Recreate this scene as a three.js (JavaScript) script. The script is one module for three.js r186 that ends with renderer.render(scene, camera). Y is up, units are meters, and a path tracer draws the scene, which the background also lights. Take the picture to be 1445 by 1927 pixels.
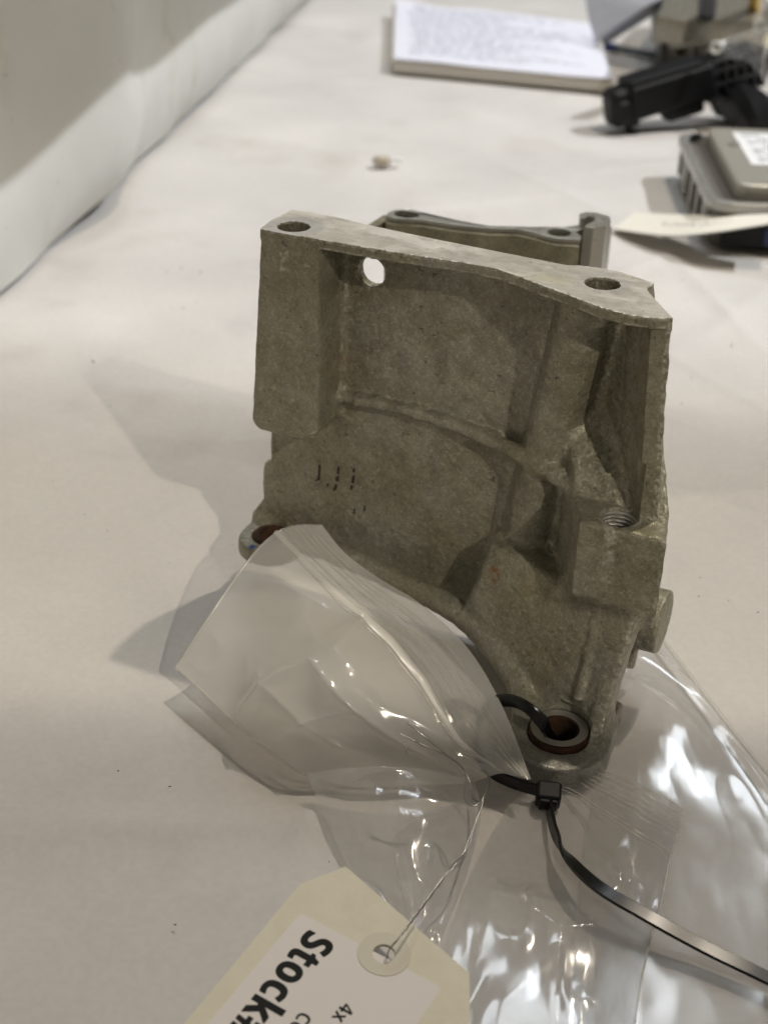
import * as THREE from 'three';
import { mergeGeometries as mergeRaw } from 'three/addons/utils/BufferGeometryUtils.js';
import { RoundedBoxGeometry } from 'three/addons/geometries/RoundedBoxGeometry.js';
import { RectAreaLightUniformsLib } from 'three/addons/lights/RectAreaLightUniformsLib.js';

// ---------------------------------------------------------------- camera, light, exposure
const scene = new THREE.Scene();
const W = 767, H = 1024, FPX = 2600, IW = 1445, IH = 1927;
const camera = new THREE.PerspectiveCamera(2 * Math.atan(IH / 2 / FPX) * 180 / Math.PI, W / H, 0.02, 20);
camera.position.set(0, 0.31, 0);
camera.rotation.set(-30 * Math.PI / 180, 0, 1.8 * Math.PI / 180, 'XYZ');
camera.updateMatrixWorld(true);
camera.focus = 0.455;
camera.userData.fStop = 13;
scene.add(camera);

const renderer = new THREE.WebGLRenderer({ antialias: true });
renderer.setSize(W, H);
renderer.toneMapping = THREE.LinearToneMapping;
renderer.toneMappingExposure = 1.42;
renderer.shadowMap.enabled = true;
RectAreaLightUniformsLib.init();

scene.background = new THREE.Color().setRGB(0.032, 0.033, 0.034);      // dim workshop around the table

function bulb(name, label, pos, color, candela, size) {
  const l = new THREE.PointLight(color, candela, 0, 2);
  l.castShadow = true; l.shadow.radius = size / 0.02;
  const m = new THREE.Mesh(new THREE.SphereGeometry(size, 24, 16), new THREE.MeshStandardMaterial({ color: 0xffffff, emissive: color, emissiveIntensity: 6 }));
  m.name = name; m.userData = { label, category: 'lamp' };
  m.position.copy(pos); l.position.copy(pos);
  scene.add(m, l);
}
function panel(name, label, pos, target, w, h, color, intensity, glow) {
  const l = new THREE.RectAreaLight(color, intensity, w, h);
  l.position.copy(pos); l.lookAt(target); scene.add(l);
  const m = new THREE.Mesh(new THREE.BoxGeometry(w, h, 0.03), new THREE.MeshStandardMaterial({ color: 0xffffff, emissive: color, emissiveIntensity: glow }));
  m.name = name; m.userData = { label, category: 'lamp' };
  const dir = new THREE.Vector3().subVectors(target, pos).normalize();
  m.position.copy(pos).addScaledVector(dir, -0.03); m.lookAt(target);
  scene.add(m);
}
const V = (x, y, z) => new THREE.Vector3(x, y, z);
const FOCUS = V(0.03, 0.08, -0.45), FAR_LAMP = V(2.037, 2.4965, -1.2);
bulb('unseen_ceiling_lamp', 'unseen lamp high above the right rear of the table, casting the main shadow', FOCUS.clone().addScaledVector(V(0.277, 0.933, -0.227).normalize(), 1.7), new THREE.Color().setRGB(1, 0.88, 0.72), 2.4, 0.02);  // out of view, placed along the direction of the main bracket shadow
bulb('unseen_ceiling_lamp_001', 'unseen warm lamp behind the right of the camera, placed to light the bracket front', FOCUS.clone().addScaledVector(V(0.374, 0.57, 0.73).normalize(), 2.2), new THREE.Color().setRGB(1, 0.92, 0.78), 4.8, 0.015);  // out of view, placed to light the recess and throw the fainter shadow
bulb('unseen_ceiling_lamp_002', 'unseen distant lamp far to the right, placed to light the lower sheet and far table', FAR_LAMP, new THREE.Color().setRGB(0.93, 0.96, 1), 17, 0.002);  // out of view, placed so the sheet is lit only low down
panel('unseen_window_light', 'unseen window panel beyond the far end of the table, placed for cool light and film reflections', V(0.08, 2.1, -1.9), V(0, 0, -0.7), 0.66, 0.46, new THREE.Color().setRGB(0.84, 0.92, 1), 4.4, 5);  // out of view, placed where the flat film mirrors it

// ---------------------------------------------------------------- helpers
function mulberry(a) { return () => { a |= 0; a = a + 0x6D2B79F5 | 0; let t = Math.imul(a ^ a >>> 15, 1 | a); t = t + Math.imul(t ^ t >>> 7, 61 | t) ^ t; return ((t ^ t >>> 14) >>> 0) / 4294967296; }; }
const rnd = mulberry(77);
const RT = new Float32Array(4096); for (let i = 0; i < 4096; i++) RT[i] = rnd() * 2 - 1;
const hsh = (x, y, z) => RT[(Math.imul(x, 374761393) + Math.imul(y, 668265263) + Math.imul(z, 1274126177) ^ Math.imul(x ^ (y << 5), 97531) >>> 7) & 4095];
const fade = (t) => t * t * (3 - 2 * t);
function noise(x, y, z = 0) {
  const xi = Math.floor(x), yi = Math.floor(y), zi = Math.floor(z), u = fade(x - xi), v = fade(y - yi), w = fade(z - zi);
  const l = (a, b, t) => a + (b - a) * t;
  return l(l(l(hsh(xi, yi, zi), hsh(xi + 1, yi, zi), u), l(hsh(xi, yi + 1, zi), hsh(xi + 1, yi + 1, zi), u), v),
    l(l(hsh(xi, yi, zi + 1), hsh(xi + 1, yi, zi + 1), u), l(hsh(xi, yi + 1, zi + 1), hsh(xi + 1, yi + 1, zi + 1), u), v), w);
}
const fbm = (x, y, z = 0, o = 4) => { let s = 0, a = 0.5; for (let i = 0; i < o; i++) { s += a * noise(x, y, z); x = x * 2.03 + 7.1; y = y * 2.03 + 3.3; z = z * 2.03 + 1.7; a *= 0.5; } return s; };
const clamp = (x, a = 0, b = 1) => Math.min(b, Math.max(a, x));
const sstep = (a, b, x) => { const t = clamp((x - a) / (b - a)); return t * t * (3 - 2 * t); };
const mix = (a, b, t) => a + (b - a) * t;
const mix3 = (a, b, t) => [mix(a[0], b[0], t), mix(a[1], b[1], t), mix(a[2], b[2], t)];

function ray(px, py) { return V((px - IW / 2) / FPX, -(py - IH / 2) / FPX, -1).applyQuaternion(camera.quaternion); }
function onY(px, py, y = 0) { const d = ray(px, py); return camera.position.clone().addScaledVector(d, (y - camera.position.y) / d.y); }   // where that sight line meets the height y
const BO = V(-0.0344, 0, -0.4649), BU = V(0.9092, 0, 0.4164).normalize(), BN = V(-0.4164, 0, 0.9092).normalize();
function onN(px, py, n) { const d = ray(px, py); const t = (n / 1000 - camera.position.clone().sub(BO).dot(BN)) / d.dot(BN); return camera.position.clone().addScaledVector(d, t); }
function uvn(u, v, n) { return BO.clone().addScaledVector(BU, u / 1000).addScaledVector(BN, n / 1000).add(V(0, v / 1000, 0)); }

const used = {};
function numbered(n) { if (used[n] === undefined) { used[n] = 0; return n; } used[n]++; return n + '_' + String(used[n]).padStart(3, '0'); }
function shadow(o) { o.castShadow = true; o.receiveShadow = true; return o; }
function thing(name, label, category, group, at) {
  const g = new THREE.Group(); g.name = numbered(name); g.userData = { label, category }; if (group) g.userData.group = group;
  if (at) g.position.copy(at);
  scene.add(g); g.updateMatrixWorld(true); return g;
}
function part(parent, name, geo, mat, label) {
  const m = shadow(new THREE.Mesh(geo, mat)); m.name = name; if (label) m.userData.label = label;
  parent.add(m); return m;
}
// geometry made in world coordinates, moved into the frame of its thing
function local(g, geo) { g.updateMatrixWorld(true); return geo.applyMatrix4(g.matrixWorld.clone().invert()); }
function solo(name, label, category, geo, mat, at, kind) {
  const m = shadow(new THREE.Mesh(geo, mat)); m.name = numbered(name); m.userData = kind === 'structure' ? { kind, label } : { label, category }; if (kind && kind !== 'structure') m.userData.kind = kind;
  if (at) m.position.copy(at);
  scene.add(m); return m;
}
function dataTex(n, fn, srgb, repeat = true) {
  const d = new Uint8Array(n * n * 4);
  for (let y = 0; y < n; y++) for (let x = 0; x < n; x++) {
    const c = fn(x / n, y / n), i = (y * n + x) * 4;
    if (Array.isArray(c)) { d[i] = clamp(c[0]) * 255; d[i + 1] = clamp(c[1]) * 255; d[i + 2] = clamp(c[2]) * 255; } else d[i] = d[i + 1] = d[i + 2] = clamp(c) * 255;
    d[i + 3] = 255;
  }
  const t = new THREE.DataTexture(d, n, n); t.magFilter = THREE.LinearFilter; t.minFilter = THREE.LinearMipmapLinearFilter; t.generateMipmaps = true;
  if (repeat) t.wrapS = t.wrapT = THREE.RepeatWrapping;
  if (srgb) t.colorSpace = THREE.SRGBColorSpace; t.needsUpdate = true; return t;
}
function tnoise(u, v, f, seed) {   // tiling value noise
  const x = u * f, y = v * f, xi = Math.floor(x), yi = Math.floor(y), a = fade(x - xi), b = fade(y - yi), m = (k) => ((k % f) + f) % f;
  const h = (i, j) => hsh(m(i) + seed * 31, m(j) + seed * 17, seed);
  return mix(mix(h(xi, yi), h(xi + 1, yi), a), mix(h(xi, yi + 1), h(xi + 1, yi + 1), a), b);
}
const tfbm = (u, v, f, seed, o = 4) => { let s = 0, a = 0.5; for (let i = 0; i < o; i++) { s += a * tnoise(u, v, f, seed + i); f *= 2; a *= 0.5; } return s; };
const mergeGeometries = (l) => mergeRaw(l.map((g) => g.index ? g.toNonIndexed() : g));
const rgb = (r, g, b) => new THREE.Color().setRGB(r, g, b);

// smooth polyline
function curve(pts, closed = false) { return new THREE.CatmullRomCurve3(pts, closed, 'centripetal'); }
function tube(pts, r, seg = 60, rs = 8) { return new THREE.TubeGeometry(curve(pts), seg, r, rs, false); }
// flat band swept along a curve; side(t) gives the direction of its width
function ribbon(pts, w, th, side, seg = 80, widthAt) {
  const c = curve(pts), P = [], I = [];
  for (let i = 0; i <= seg; i++) {
    const t = i / seg, p = c.getPointAt(t), T = c.getTangentAt(t), S = side(t).clone(); S.addScaledVector(T, -S.dot(T)).normalize();
    const Nn = new THREE.Vector3().crossVectors(T, S), ww = widthAt ? widthAt(t) * w : w, r = th * 0.35;
    const prof = [[-ww / 2, -th / 2 + r], [-ww / 2, th / 2 - r], [-ww / 2 + r, th / 2], [ww / 2 - r, th / 2], [ww / 2, th / 2 - r], [ww / 2, -th / 2 + r], [ww / 2 - r, -th / 2], [-ww / 2 + r, -th / 2]];
    for (const [a, b] of prof) { const q = p.clone().addScaledVector(S, a).addScaledVector(Nn, b); P.push(q.x, q.y, q.z); }
    if (i) for (let k = 0; k < 8; k++) { const a = (i - 1) * 8 + k, b = (i - 1) * 8 + (k + 1) % 8, d = i * 8 + k, e = i * 8 + (k + 1) % 8; I.push(a, d, b, b, d, e); }
  }
  for (const e of [0, seg * 8]) for (let k = 1; k < 7; k++) e ? I.push(e, e + k, e + k + 1) : I.push(e, e + k + 1, e + k);
  const g = new THREE.BufferGeometry(); g.setAttribute('position', new THREE.Float32BufferAttribute(P, 3)); g.setIndex(I); 
  const f = g.toNonIndexed(); f.computeVertexNormals(); return smoothBy(f, 40);
}
function smoothBy(geo, deg) {   // creased normals
  const p = geo.attributes.position, n = p.count, cos = Math.cos(deg * Math.PI / 180), fn = [], map = new Map();
  const a = V(), b = V(), c = V();
  for (let i = 0; i < n; i += 3) {
    a.fromBufferAttribute(p, i); b.fromBufferAttribute(p, i + 1); c.fromBufferAttribute(p, i + 2);
    const q = b.clone().sub(a).cross(c.clone().sub(a)); const u = q.clone().normalize();
    for (let k = 0; k < 3; k++) { fn.push([q, u]); const key = Math.round(p.getX(i + k) * 1e5) + ',' + Math.round(p.getY(i + k) * 1e5) + ',' + Math.round(p.getZ(i + k) * 1e5); if (!map.has(key)) map.set(key, []); map.get(key).push(i + k); }
  }
  const out = new Float32Array(n * 3);
  for (const list of map.values()) for (const i of list) { const s = V(); for (const j of list) if (fn[i][1].dot(fn[j][1]) > cos) s.add(fn[j][0]); s.normalize(); out.set([s.x, s.y, s.z], i * 3); }
  geo.setAttribute('normal', new THREE.BufferAttribute(out, 3)); return geo;
}
function gridGeo(nu, nv, fn, uvs) {
  const P = [], UV = [], I = [];
  for (let j = 0; j <= nv; j++) for (let i = 0; i <= nu; i++) { const q = fn(i / nu, j / nv); P.push(q.x, q.y, q.z); const w = uvs ? uvs(i / nu, j / nv, q) : [i / nu, j / nv]; UV.push(w[0], w[1]); }
  for (let j = 0; j < nv; j++) for (let i = 0; i < nu; i++) { const a = j * (nu + 1) + i, b = a + 1, c = a + nu + 1, d = c + 1; I.push(a, c, b, b, c, d); }
  const g = new THREE.BufferGeometry(); g.setAttribute('position', new THREE.Float32BufferAttribute(P, 3)); g.setAttribute('uv', new THREE.Float32BufferAttribute(UV, 2)); g.setIndex(I); g.computeVertexNormals(); return g;
}
// smooth sheet through a net of points [px, py, millimetres above the table] -> function (s, t) -> point
function net(rows) {
  const R = rows.map((r) => r.map(([x, y, h]) => onY(x, y, h / 1000)));
  const cr = (a, b, c, d, t) => { const o = V(); for (const k of ['x', 'y', 'z']) o[k] = 0.5 * (2 * b[k] + (c[k] - a[k]) * t + (2 * a[k] - 5 * b[k] + 4 * c[k] - d[k]) * t * t + (3 * b[k] - a[k] - 3 * c[k] + d[k]) * t * t * t); return o; };
  const line = (L, t) => { const n = L.length - 1, x = Math.min(t * n, n - 1e-6), i = Math.floor(x), g = (k) => k < 0 ? L[0].clone().multiplyScalar(2).sub(L[1]) : k > n ? L[n].clone().multiplyScalar(2).sub(L[n - 1]) : L[k]; return cr(g(i - 1), g(i), g(i + 1), g(i + 2), x - i); };
  return (s, t) => line(R.map((r) => line(r, s)), t);
}

// ---------------------------------------------------------------- signed distance meshing (millimetres)
const smin = (a, b, k) => { const h = Math.max(k - Math.abs(a - b), 0) / k; return Math.min(a, b) - h * h * k * 0.25; };
const smax = (a, b, k) => -smin(-a, -b, k);
function poly(pts) {
  const n = pts.length;
  return (x, y) => {
    let d = 1e9, s = 1;
    for (let i = 0, j = n - 1; i < n; j = i++) {
      const ex = pts[j][0] - pts[i][0], ey = pts[j][1] - pts[i][1], wx = x - pts[i][0], wy = y - pts[i][1];
      const t = clamp((wx * ex + wy * ey) / (ex * ex + ey * ey)), bx = wx - ex * t, by = wy - ey * t;
      d = Math.min(d, bx * bx + by * by);
      const c1 = y >= pts[i][1], c2 = y < pts[j][1], c3 = ex * wy > ey * wx;
      if ((c1 && c2 && c3) || (!c1 && !c2 && !c3)) s = -s;
    }
    return s * Math.sqrt(d);
  };
}
function capsule(a, b, ra, rb) {
  const ba = [b[0] - a[0], b[1] - a[1], b[2] - a[2]], l = ba[0] ** 2 + ba[1] ** 2 + ba[2] ** 2;
  return (x, y, z) => { const px = x - a[0], py = y - a[1], pz = z - a[2], h = clamp((px * ba[0] + py * ba[1] + pz * ba[2]) / l); return Math.hypot(px - ba[0] * h, py - ba[1] * h, pz - ba[2] * h) - mix(ra, rb, h); };
}
const rbox = (x, y, z, cx, cy, cz, hx, hy, hz, r) => { const a = Math.abs(x - cx) - hx + r, b = Math.abs(y - cy) - hy + r, c = Math.abs(z - cz) - hz + r; return Math.hypot(Math.max(a, 0), Math.max(b, 0), Math.max(c, 0)) + Math.min(Math.max(a, b, c), 0) - r; };
const cylY = (x, y, z, cx, cz, r, y0, y1) => Math.max(Math.hypot(x - cx, z - cz) - r, y0 - y, y - y1);
function meshSDF(f, lo, hi, h) {   // surface nets, evaluated only near the surface
  const B = 8, nb = [0, 1, 2].map((k) => Math.ceil((hi[k] - lo[k]) / h / B)), n = nb.map((k) => k * B + 1), F = new Float32Array(n[0] * n[1] * n[2]).fill(NaN);
  const at = (i, j, k) => (k * n[1] + j) * n[0] + i, reach = h * B * 0.87 * 1.35 + h;
  const blocks = [];
  for (let c = 0; c < nb[2]; c++) for (let b = 0; b < nb[1]; b++) for (let a = 0; a < nb[0]; a++) {
    const d = f(lo[0] + (a + 0.5) * B * h, lo[1] + (b + 0.5) * B * h, lo[2] + (c + 0.5) * B * h);
    if (Math.abs(d) > reach) continue;
    blocks.push([a, b, c]);
    for (let k = c * B; k <= c * B + B; k++) for (let j = b * B; j <= b * B + B; j++) for (let i = a * B; i <= a * B + B; i++) { const q = at(i, j, k); if (F[q] !== F[q]) F[q] = f(lo[0] + i * h, lo[1] + j * h, lo[2] + k * h); }
  }
  const id = new Map(), P = [], I = [];
  const corners = [[0, 0, 0], [1, 0, 0], [0, 1, 0], [1, 1, 0], [0, 0, 1], [1, 0, 1], [0, 1, 1], [1, 1, 1]], edges = [[0, 1], [2, 3], [4, 5], [6, 7], [0, 2], [1, 3], [4, 6], [5, 7], [0, 4], [1, 5], [2, 6], [3, 7]];
  for (const [a, b, c] of blocks) for (let k = c * B; k < c * B + B; k++) for (let j = b * B; j < b * B + B; j++) for (let i = a * B; i < a * B + B; i++) {
    const v = corners.map(([x, y, z]) => F[at(i + x, j + y, k + z)]); let neg = 0; for (const x of v) if (x < 0) neg++;
    if (neg === 0 || neg === 8) continue;
    let sx = 0, sy = 0, sz = 0, m = 0;
    for (const [p, q] of edges) if ((v[p] < 0) !== (v[q] < 0)) { const t = v[p] / (v[p] - v[q]); sx += mix(corners[p][0], corners[q][0], t); sy += mix(corners[p][1], corners[q][1], t); sz += mix(corners[p][2], corners[q][2], t); m++; }
    id.set(at(i, j, k), P.length / 3); P.push(lo[0] + (i + sx / m) * h, lo[1] + (j + sy / m) * h, lo[2] + (k + sz / m) * h);
  }
  const ax = [1, n[0], n[0] * n[1]];
  for (const q of id.keys()) for (let d = 0; d < 3; d++) {
    const a = F[q], b = F[q + ax[d]]; if ((a < 0) === (b < 0)) continue;
    const u = ax[(d + 1) % 3], w = ax[(d + 2) % 3], c = [id.get(q), id.get(q - u), id.get(q - u - w), id.get(q - w)]; if (c.some((x) => x === undefined)) continue;
    a < 0 ? I.push(c[0], c[1], c[2], c[0], c[2], c[3]) : I.push(c[0], c[2], c[1], c[0], c[3], c[2]);
  }
  return { P, I };
}
function sdfNormals(f, P, e) {
  const N = new Float32Array(P.length);
  for (let i = 0; i < P.length; i += 3) {
    const x = P[i], y = P[i + 1], z = P[i + 2]; let a = f(x + e, y, z) - f(x - e, y, z), b = f(x, y + e, z) - f(x, y - e, z), c = f(x, y, z + e) - f(x, y, z - e); const l = Math.hypot(a, b, c) || 1;
    N[i] = a / l; N[i + 1] = b / l; N[i + 2] = c / l;
  }
  return N;
}
// picks the triangles for which keep(centre, normal) holds; positions to metres
function subset(P, N, C, I, keep) {
  const map = new Map(), p = [], n = [], c = [], uv = [], idx = [];
  for (let t = 0; t < I.length; t += 3) {
    const [a, b, d] = [I[t], I[t + 1], I[t + 2]];
    if (!keep(a, b, d)) continue;
    for (const i of [a, b, d]) {
      if (!map.has(i)) {
        map.set(i, p.length / 3); p.push(P[3 * i] / 1000, P[3 * i + 1] / 1000, P[3 * i + 2] / 1000); n.push(N[3 * i], N[3 * i + 1], N[3 * i + 2]); c.push(C[3 * i], C[3 * i + 1], C[3 * i + 2]);
        const ax = Math.abs(N[3 * i]), ay = Math.abs(N[3 * i + 1]), az = Math.abs(N[3 * i + 2]);
        uv.push(...(ay > ax && ay > az ? [P[3 * i], P[3 * i + 2]] : ax > az ? [P[3 * i + 2], P[3 * i + 1]] : [P[3 * i], P[3 * i + 1]]).map((k) => k / 40));
      }
      idx.push(map.get(i));
    }
  }
  const g = new THREE.BufferGeometry(); g.setAttribute('position', new THREE.Float32BufferAttribute(p, 3)); g.setAttribute('normal', new THREE.Float32BufferAttribute(n, 3)); g.setAttribute('color', new THREE.Float32BufferAttribute(c, 3)); g.setAttribute('uv', new THREE.Float32BufferAttribute(uv, 2)); g.setIndex(idx); return g;
}

// ---------------------------------------------------------------- materials
const castBump = dataTex(512, (u, v) => 0.5 + 0.35 * tfbm(u, v, 48, 3, 3) + 0.3 * tnoise(u, v, 160, 9), false);
const castRough = dataTex(512, (u, v) => 0.62 + 0.3 * tfbm(u, v, 24, 12, 4), false);
const M = {};
const castFleck = dataTex(512, (u, v) => { const a = tnoise(u, v, 58, 61), b = tnoise(u, v, 30, 62), c = tfbm(u, v, 9, 63, 3), d = tnoise(u, v, 84, 64); const k = 0.8 + 0.12 * c + 0.07 * d + 0.7 * sstep(0.3, 0.8, a) * sstep(-0.3, 0.5, b + c) + 0.5 * sstep(0.5, 0.85, d) - 0.1 * sstep(0.5, 0.9, -b); return [k, k * 0.99, k * (0.93 - 0.05 * c)]; }, false);
M.cast = new THREE.MeshStandardMaterial({ vertexColors: true, map: castFleck, metalness: 0.5, roughness: 0.82, roughnessMap: castRough, bumpMap: castBump, bumpScale: 0.00018 });
M.machined = new THREE.MeshStandardMaterial({ vertexColors: true, metalness: 0.2, roughness: 0.6, roughnessMap: castRough, bumpMap: castBump, bumpScale: 0.00006 });
M.steel = new THREE.MeshStandardMaterial({ color: rgb(0.5, 0.48, 0.45), metalness: 0.8, roughness: 0.4, bumpMap: castBump, bumpScale: 0.0001 });
M.rust = new THREE.MeshStandardMaterial({ color: 0xffffff, map: dataTex(256, (u, v) => mix3([0.36, 0.23, 0.13], [0.17, 0.115, 0.08], 0.5 + 1.1 * tfbm(u, v, 12, 4)), true), metalness: 0.1, roughness: 0.85, bumpMap: castBump, bumpScale: 0.0003 });
M.blackPlastic = new THREE.MeshPhysicalMaterial({ color: rgb(0.006, 0.006, 0.0065), roughness: 0.24 });
M.blackMatte = new THREE.MeshPhysicalMaterial({ color: rgb(0.007, 0.007, 0.0075), roughness: 0.5, specularIntensity: 0.5 });
M.film = new THREE.MeshPhysicalMaterial({ color: rgb(0.95, 0.94, 0.92), transmission: 0.73, thickness: 0, roughness: 0.14, ior: 1.5, side: THREE.DoubleSide });
M.filmClear = new THREE.MeshPhysicalMaterial({ color: rgb(0.95, 0.95, 0.95), transmission: 0.93, thickness: 0, roughness: 0.14, ior: 1.58, side: THREE.DoubleSide });
M.zip = new THREE.MeshPhysicalMaterial({ color: rgb(0.9, 0.89, 0.85), transmission: 0.5, thickness: 0, roughness: 0.3, ior: 1.5, side: THREE.DoubleSide });
M.ridge = new THREE.MeshPhysicalMaterial({ color: rgb(0.92, 0.91, 0.88), transmission: 0.78, thickness: 0, roughness: 0.22, ior: 1.5, side: THREE.DoubleSide });
M.wire = new THREE.MeshStandardMaterial({ color: rgb(0.36, 0.35, 0.33), metalness: 0.95, roughness: 0.28 });
const paperTone = dataTex(1024, (u, v) => { const a = tfbm(u, v, 6, 21, 5), b = tnoise(u, v, 300, 5), s = Math.max(0, tfbm(u, v, 10, 33, 4) - 0.22); const g = 0.78 + 0.05 * a + 0.012 * b - 0.08 * s; return [g * 1.005, g * 0.986 - 0.01 * s, g * 0.962 - 0.02 * s]; }, true);
const paperBump = dataTex(1024, (u, v) => 0.5 + 0.22 * tfbm(u, v, 8, 41, 5) + 0.3 * (0.3 - Math.abs(tnoise(u, v, 7, 44)) - 0.5 * Math.abs(tnoise(u, v, 15, 46))) + 0.02 * tnoise(u, v, 200, 6), false);
M.paper = new THREE.MeshStandardMaterial({ map: paperTone, roughness: 0.62, bumpMap: paperBump, bumpScale: 0.0011 });

// ---------------------------------------------------------------- the papered table and the hanging sheet behind it
const WA = onY(0, 580), WB = onY(590, 0), wdir = WB.clone().sub(WA).setY(0).normalize(), wout = V(-wdir.z, 0, wdir.x);   // wout points to the table
if (wout.x < 0) wout.negate();
{
  const crease = [];   // shallow creases in the covering paper
  for (let i = 0; i < 40; i++) { const a = rnd() * 6.28, x = rnd() * 0.5 - 0.05, z = -0.25 - rnd() * 0.9; crease.push([x, z, Math.cos(a), Math.sin(a), 0.05 + rnd() * 0.15, 0.0008 + rnd() * 0.0022]); }
  const tableY = (x, z) => {
    let y = 0.0018 * fbm(x * 5, z * 5, 3.3, 3) + 0.0005 * fbm(x * 22, z * 22, 1.1, 3);
    for (const [cx, cz, dx, dz, l, h] of crease) { const a = (x - cx) * dx + (z - cz) * dz, b = (x - cx) * -dz + (z - cz) * dx; if (Math.abs(a) < l) y += h * (1 - (a / l) ** 2) * Math.exp(-Math.abs(b) / 0.006); }
    return y - 0.002;
  };
  const near = gridGeo(420, 480, (s, t) => { const x = -0.62 + 1.4 * s, z = 0.35 - 2.0 * t; return V(x, tableY(x, z), z); }, (s, t, q) => [q.x / 0.5, q.z / 0.5]);
  const far = gridGeo(120, 160, (s, t) => { const x = -0.62 + 1.4 * s, z = -1.65 - 2.4 * t; return V(x, tableY(x, z), z); }, (s, t, q) => [q.x / 0.5, q.z / 0.5]);
  const side = gridGeo(60, 200, (s, t) => { const x = 0.78 + 0.9 * s, z = 0.35 - 4.4 * t; return V(x, tableY(x, z), z); }, (s, t, q) => [q.x / 0.5, q.z / 0.5]);
  const under = new THREE.BoxGeometry(2.3, 0.03, 4.4).translate(0.53, -0.02, -1.85);
  const g = mergeGeometries([near, far, side, under]);
  solo('table_top', 'long table covered in white paper, scuffed and lightly creased', '', g, M.paper, null, 'structure');

  // hanging sheet: vertical folds, bottom edge tucked over a thin gap above the table
  const wallLen = 4.4, start = WA.clone().addScaledVector(wdir, -0.9);
  const ripple = (a) => 0.027 * Math.exp(-(((a - 1.09) / 0.07) ** 2)) - 0.009 * Math.exp(-(((a - 0.95) / 0.05) ** 2)) - 0.006 * Math.exp(-(((a - 1.25) / 0.05) ** 2)) + 0.004 * Math.sin(a * 15 + 0.6) * sstep(1.25, 1.6, a) + 0.01 * fbm(a * 5, 2.2, 0.3, 3);
  const sheet = gridGeo(700, 60, (s, t) => {
    const a = s * wallLen, y = 0.003 + 0.62 * t ** 1.3, k = Math.exp(-(y - 0.003) / 0.024);
    const off = ripple(a) * (1 - k) - 0.006 * k + 0.003 * fbm(a * 18, y * 14, 4, 3) + 0.012 * Math.sin(Math.min(1, y / 0.09) * Math.PI) * 0.5;
    const p = start.clone().addScaledVector(wdir, a).addScaledVector(wout, off); p.y = y; return p;
  }, (s, t, q) => [s * wallLen / 0.6, q.y / 0.6]);
  const streak = dataTex(1024, (u, v) => { const st = Math.max(0, tnoise(u, v * 0.2, 40, 51) * tnoise(u, v, 5, 52) * 2 - 0.25), a = tfbm(u, v, 7, 55, 5), sp = tnoise(u, v, 90, 57) > 0.93 ? 0.08 : 0; const g = 0.8 + 0.03 * a - 0.07 * st * (0.6 + 0.8 * tnoise(u, v, 70, 58)) - sp; return [g, g * 0.998, g * 0.975 - 0.02 * st]; }, true);
  solo('wall', 'hanging white paper sheet along the left edge of the table, lightly streaked', '', sheet, new THREE.MeshStandardMaterial({ map: streak, roughness: 0.8, bumpMap: paperBump, bumpScale: 0.001, side: THREE.DoubleSide }), null, 'structure');
  // unseen cupboard on the right, placed so its underside shades the upper sheet
  const at = WA.clone().addScaledVector(wout, 1.05 + 0.15), lp = FAR_LAMP.clone().sub(WA).dot(wout), edge = 0.06 + (FAR_LAMP.y - 0.06) * 1.35 / lp;
  const cab = new THREE.Mesh(new RoundedBoxGeometry(0.3, 0.6, 3.0, 2, 0.004), new THREE.MeshStandardMaterial({ color: rgb(0.42, 0.4, 0.37), roughness: 0.7 }));
  cab.name = 'unseen_cupboard'; cab.userData = { label: 'grey cupboard out of view right of the table, placed to shade the upper part of the sheet', category: 'cupboard' };
  const hb = new THREE.Mesh(new RoundedBoxGeometry(0.8, 0.012, 0.5, 2, 0.003), cab.material); hb.name = 'added_light_board'; hb.userData = { label: 'grey board added beside the distant lamp to keep its light off the near table', category: 'board' };  // board added only to hold the distant lamp off the near table
  hb.position.set(1.996, 2.4466, -1.1888 + 0.25); scene.add(shadow(hb));
  const lt = new THREE.Mesh(new RoundedBoxGeometry(0.8, 0.3, 0.012, 2, 0.003), cab.material); lt.name = 'added_lamp_screen'; lt.userData = { label: 'grey screen added before the warm lamp to keep its light off the sheet and far table', category: 'screen' };  // screen added only to hold the warm lamp off the hanging sheet
  lt.position.set(0.765, 1.197 + 0.15, 0.96); scene.add(shadow(lt));
  const bx = new THREE.Mesh(new RoundedBoxGeometry(0.75, 0.6, 0.3, 3, 0.01), cab.material); bx.name = 'unseen_shade_box'; bx.userData = { label: 'plain grey box out of view behind the camera, stands in for the photographer and shades the near table', category: 'box' };  // unseen stand-in for the photographer, darkens the near table
  bx.position.set(0.28, 0.3, 0.45); scene.add(shadow(bx));
  cab.position.copy(at).addScaledVector(wdir, 0.9); cab.position.y = edge + 0.3; cab.rotation.y = Math.atan2(-wdir.x, -wdir.z); scene.add(shadow(cab));
}

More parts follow.
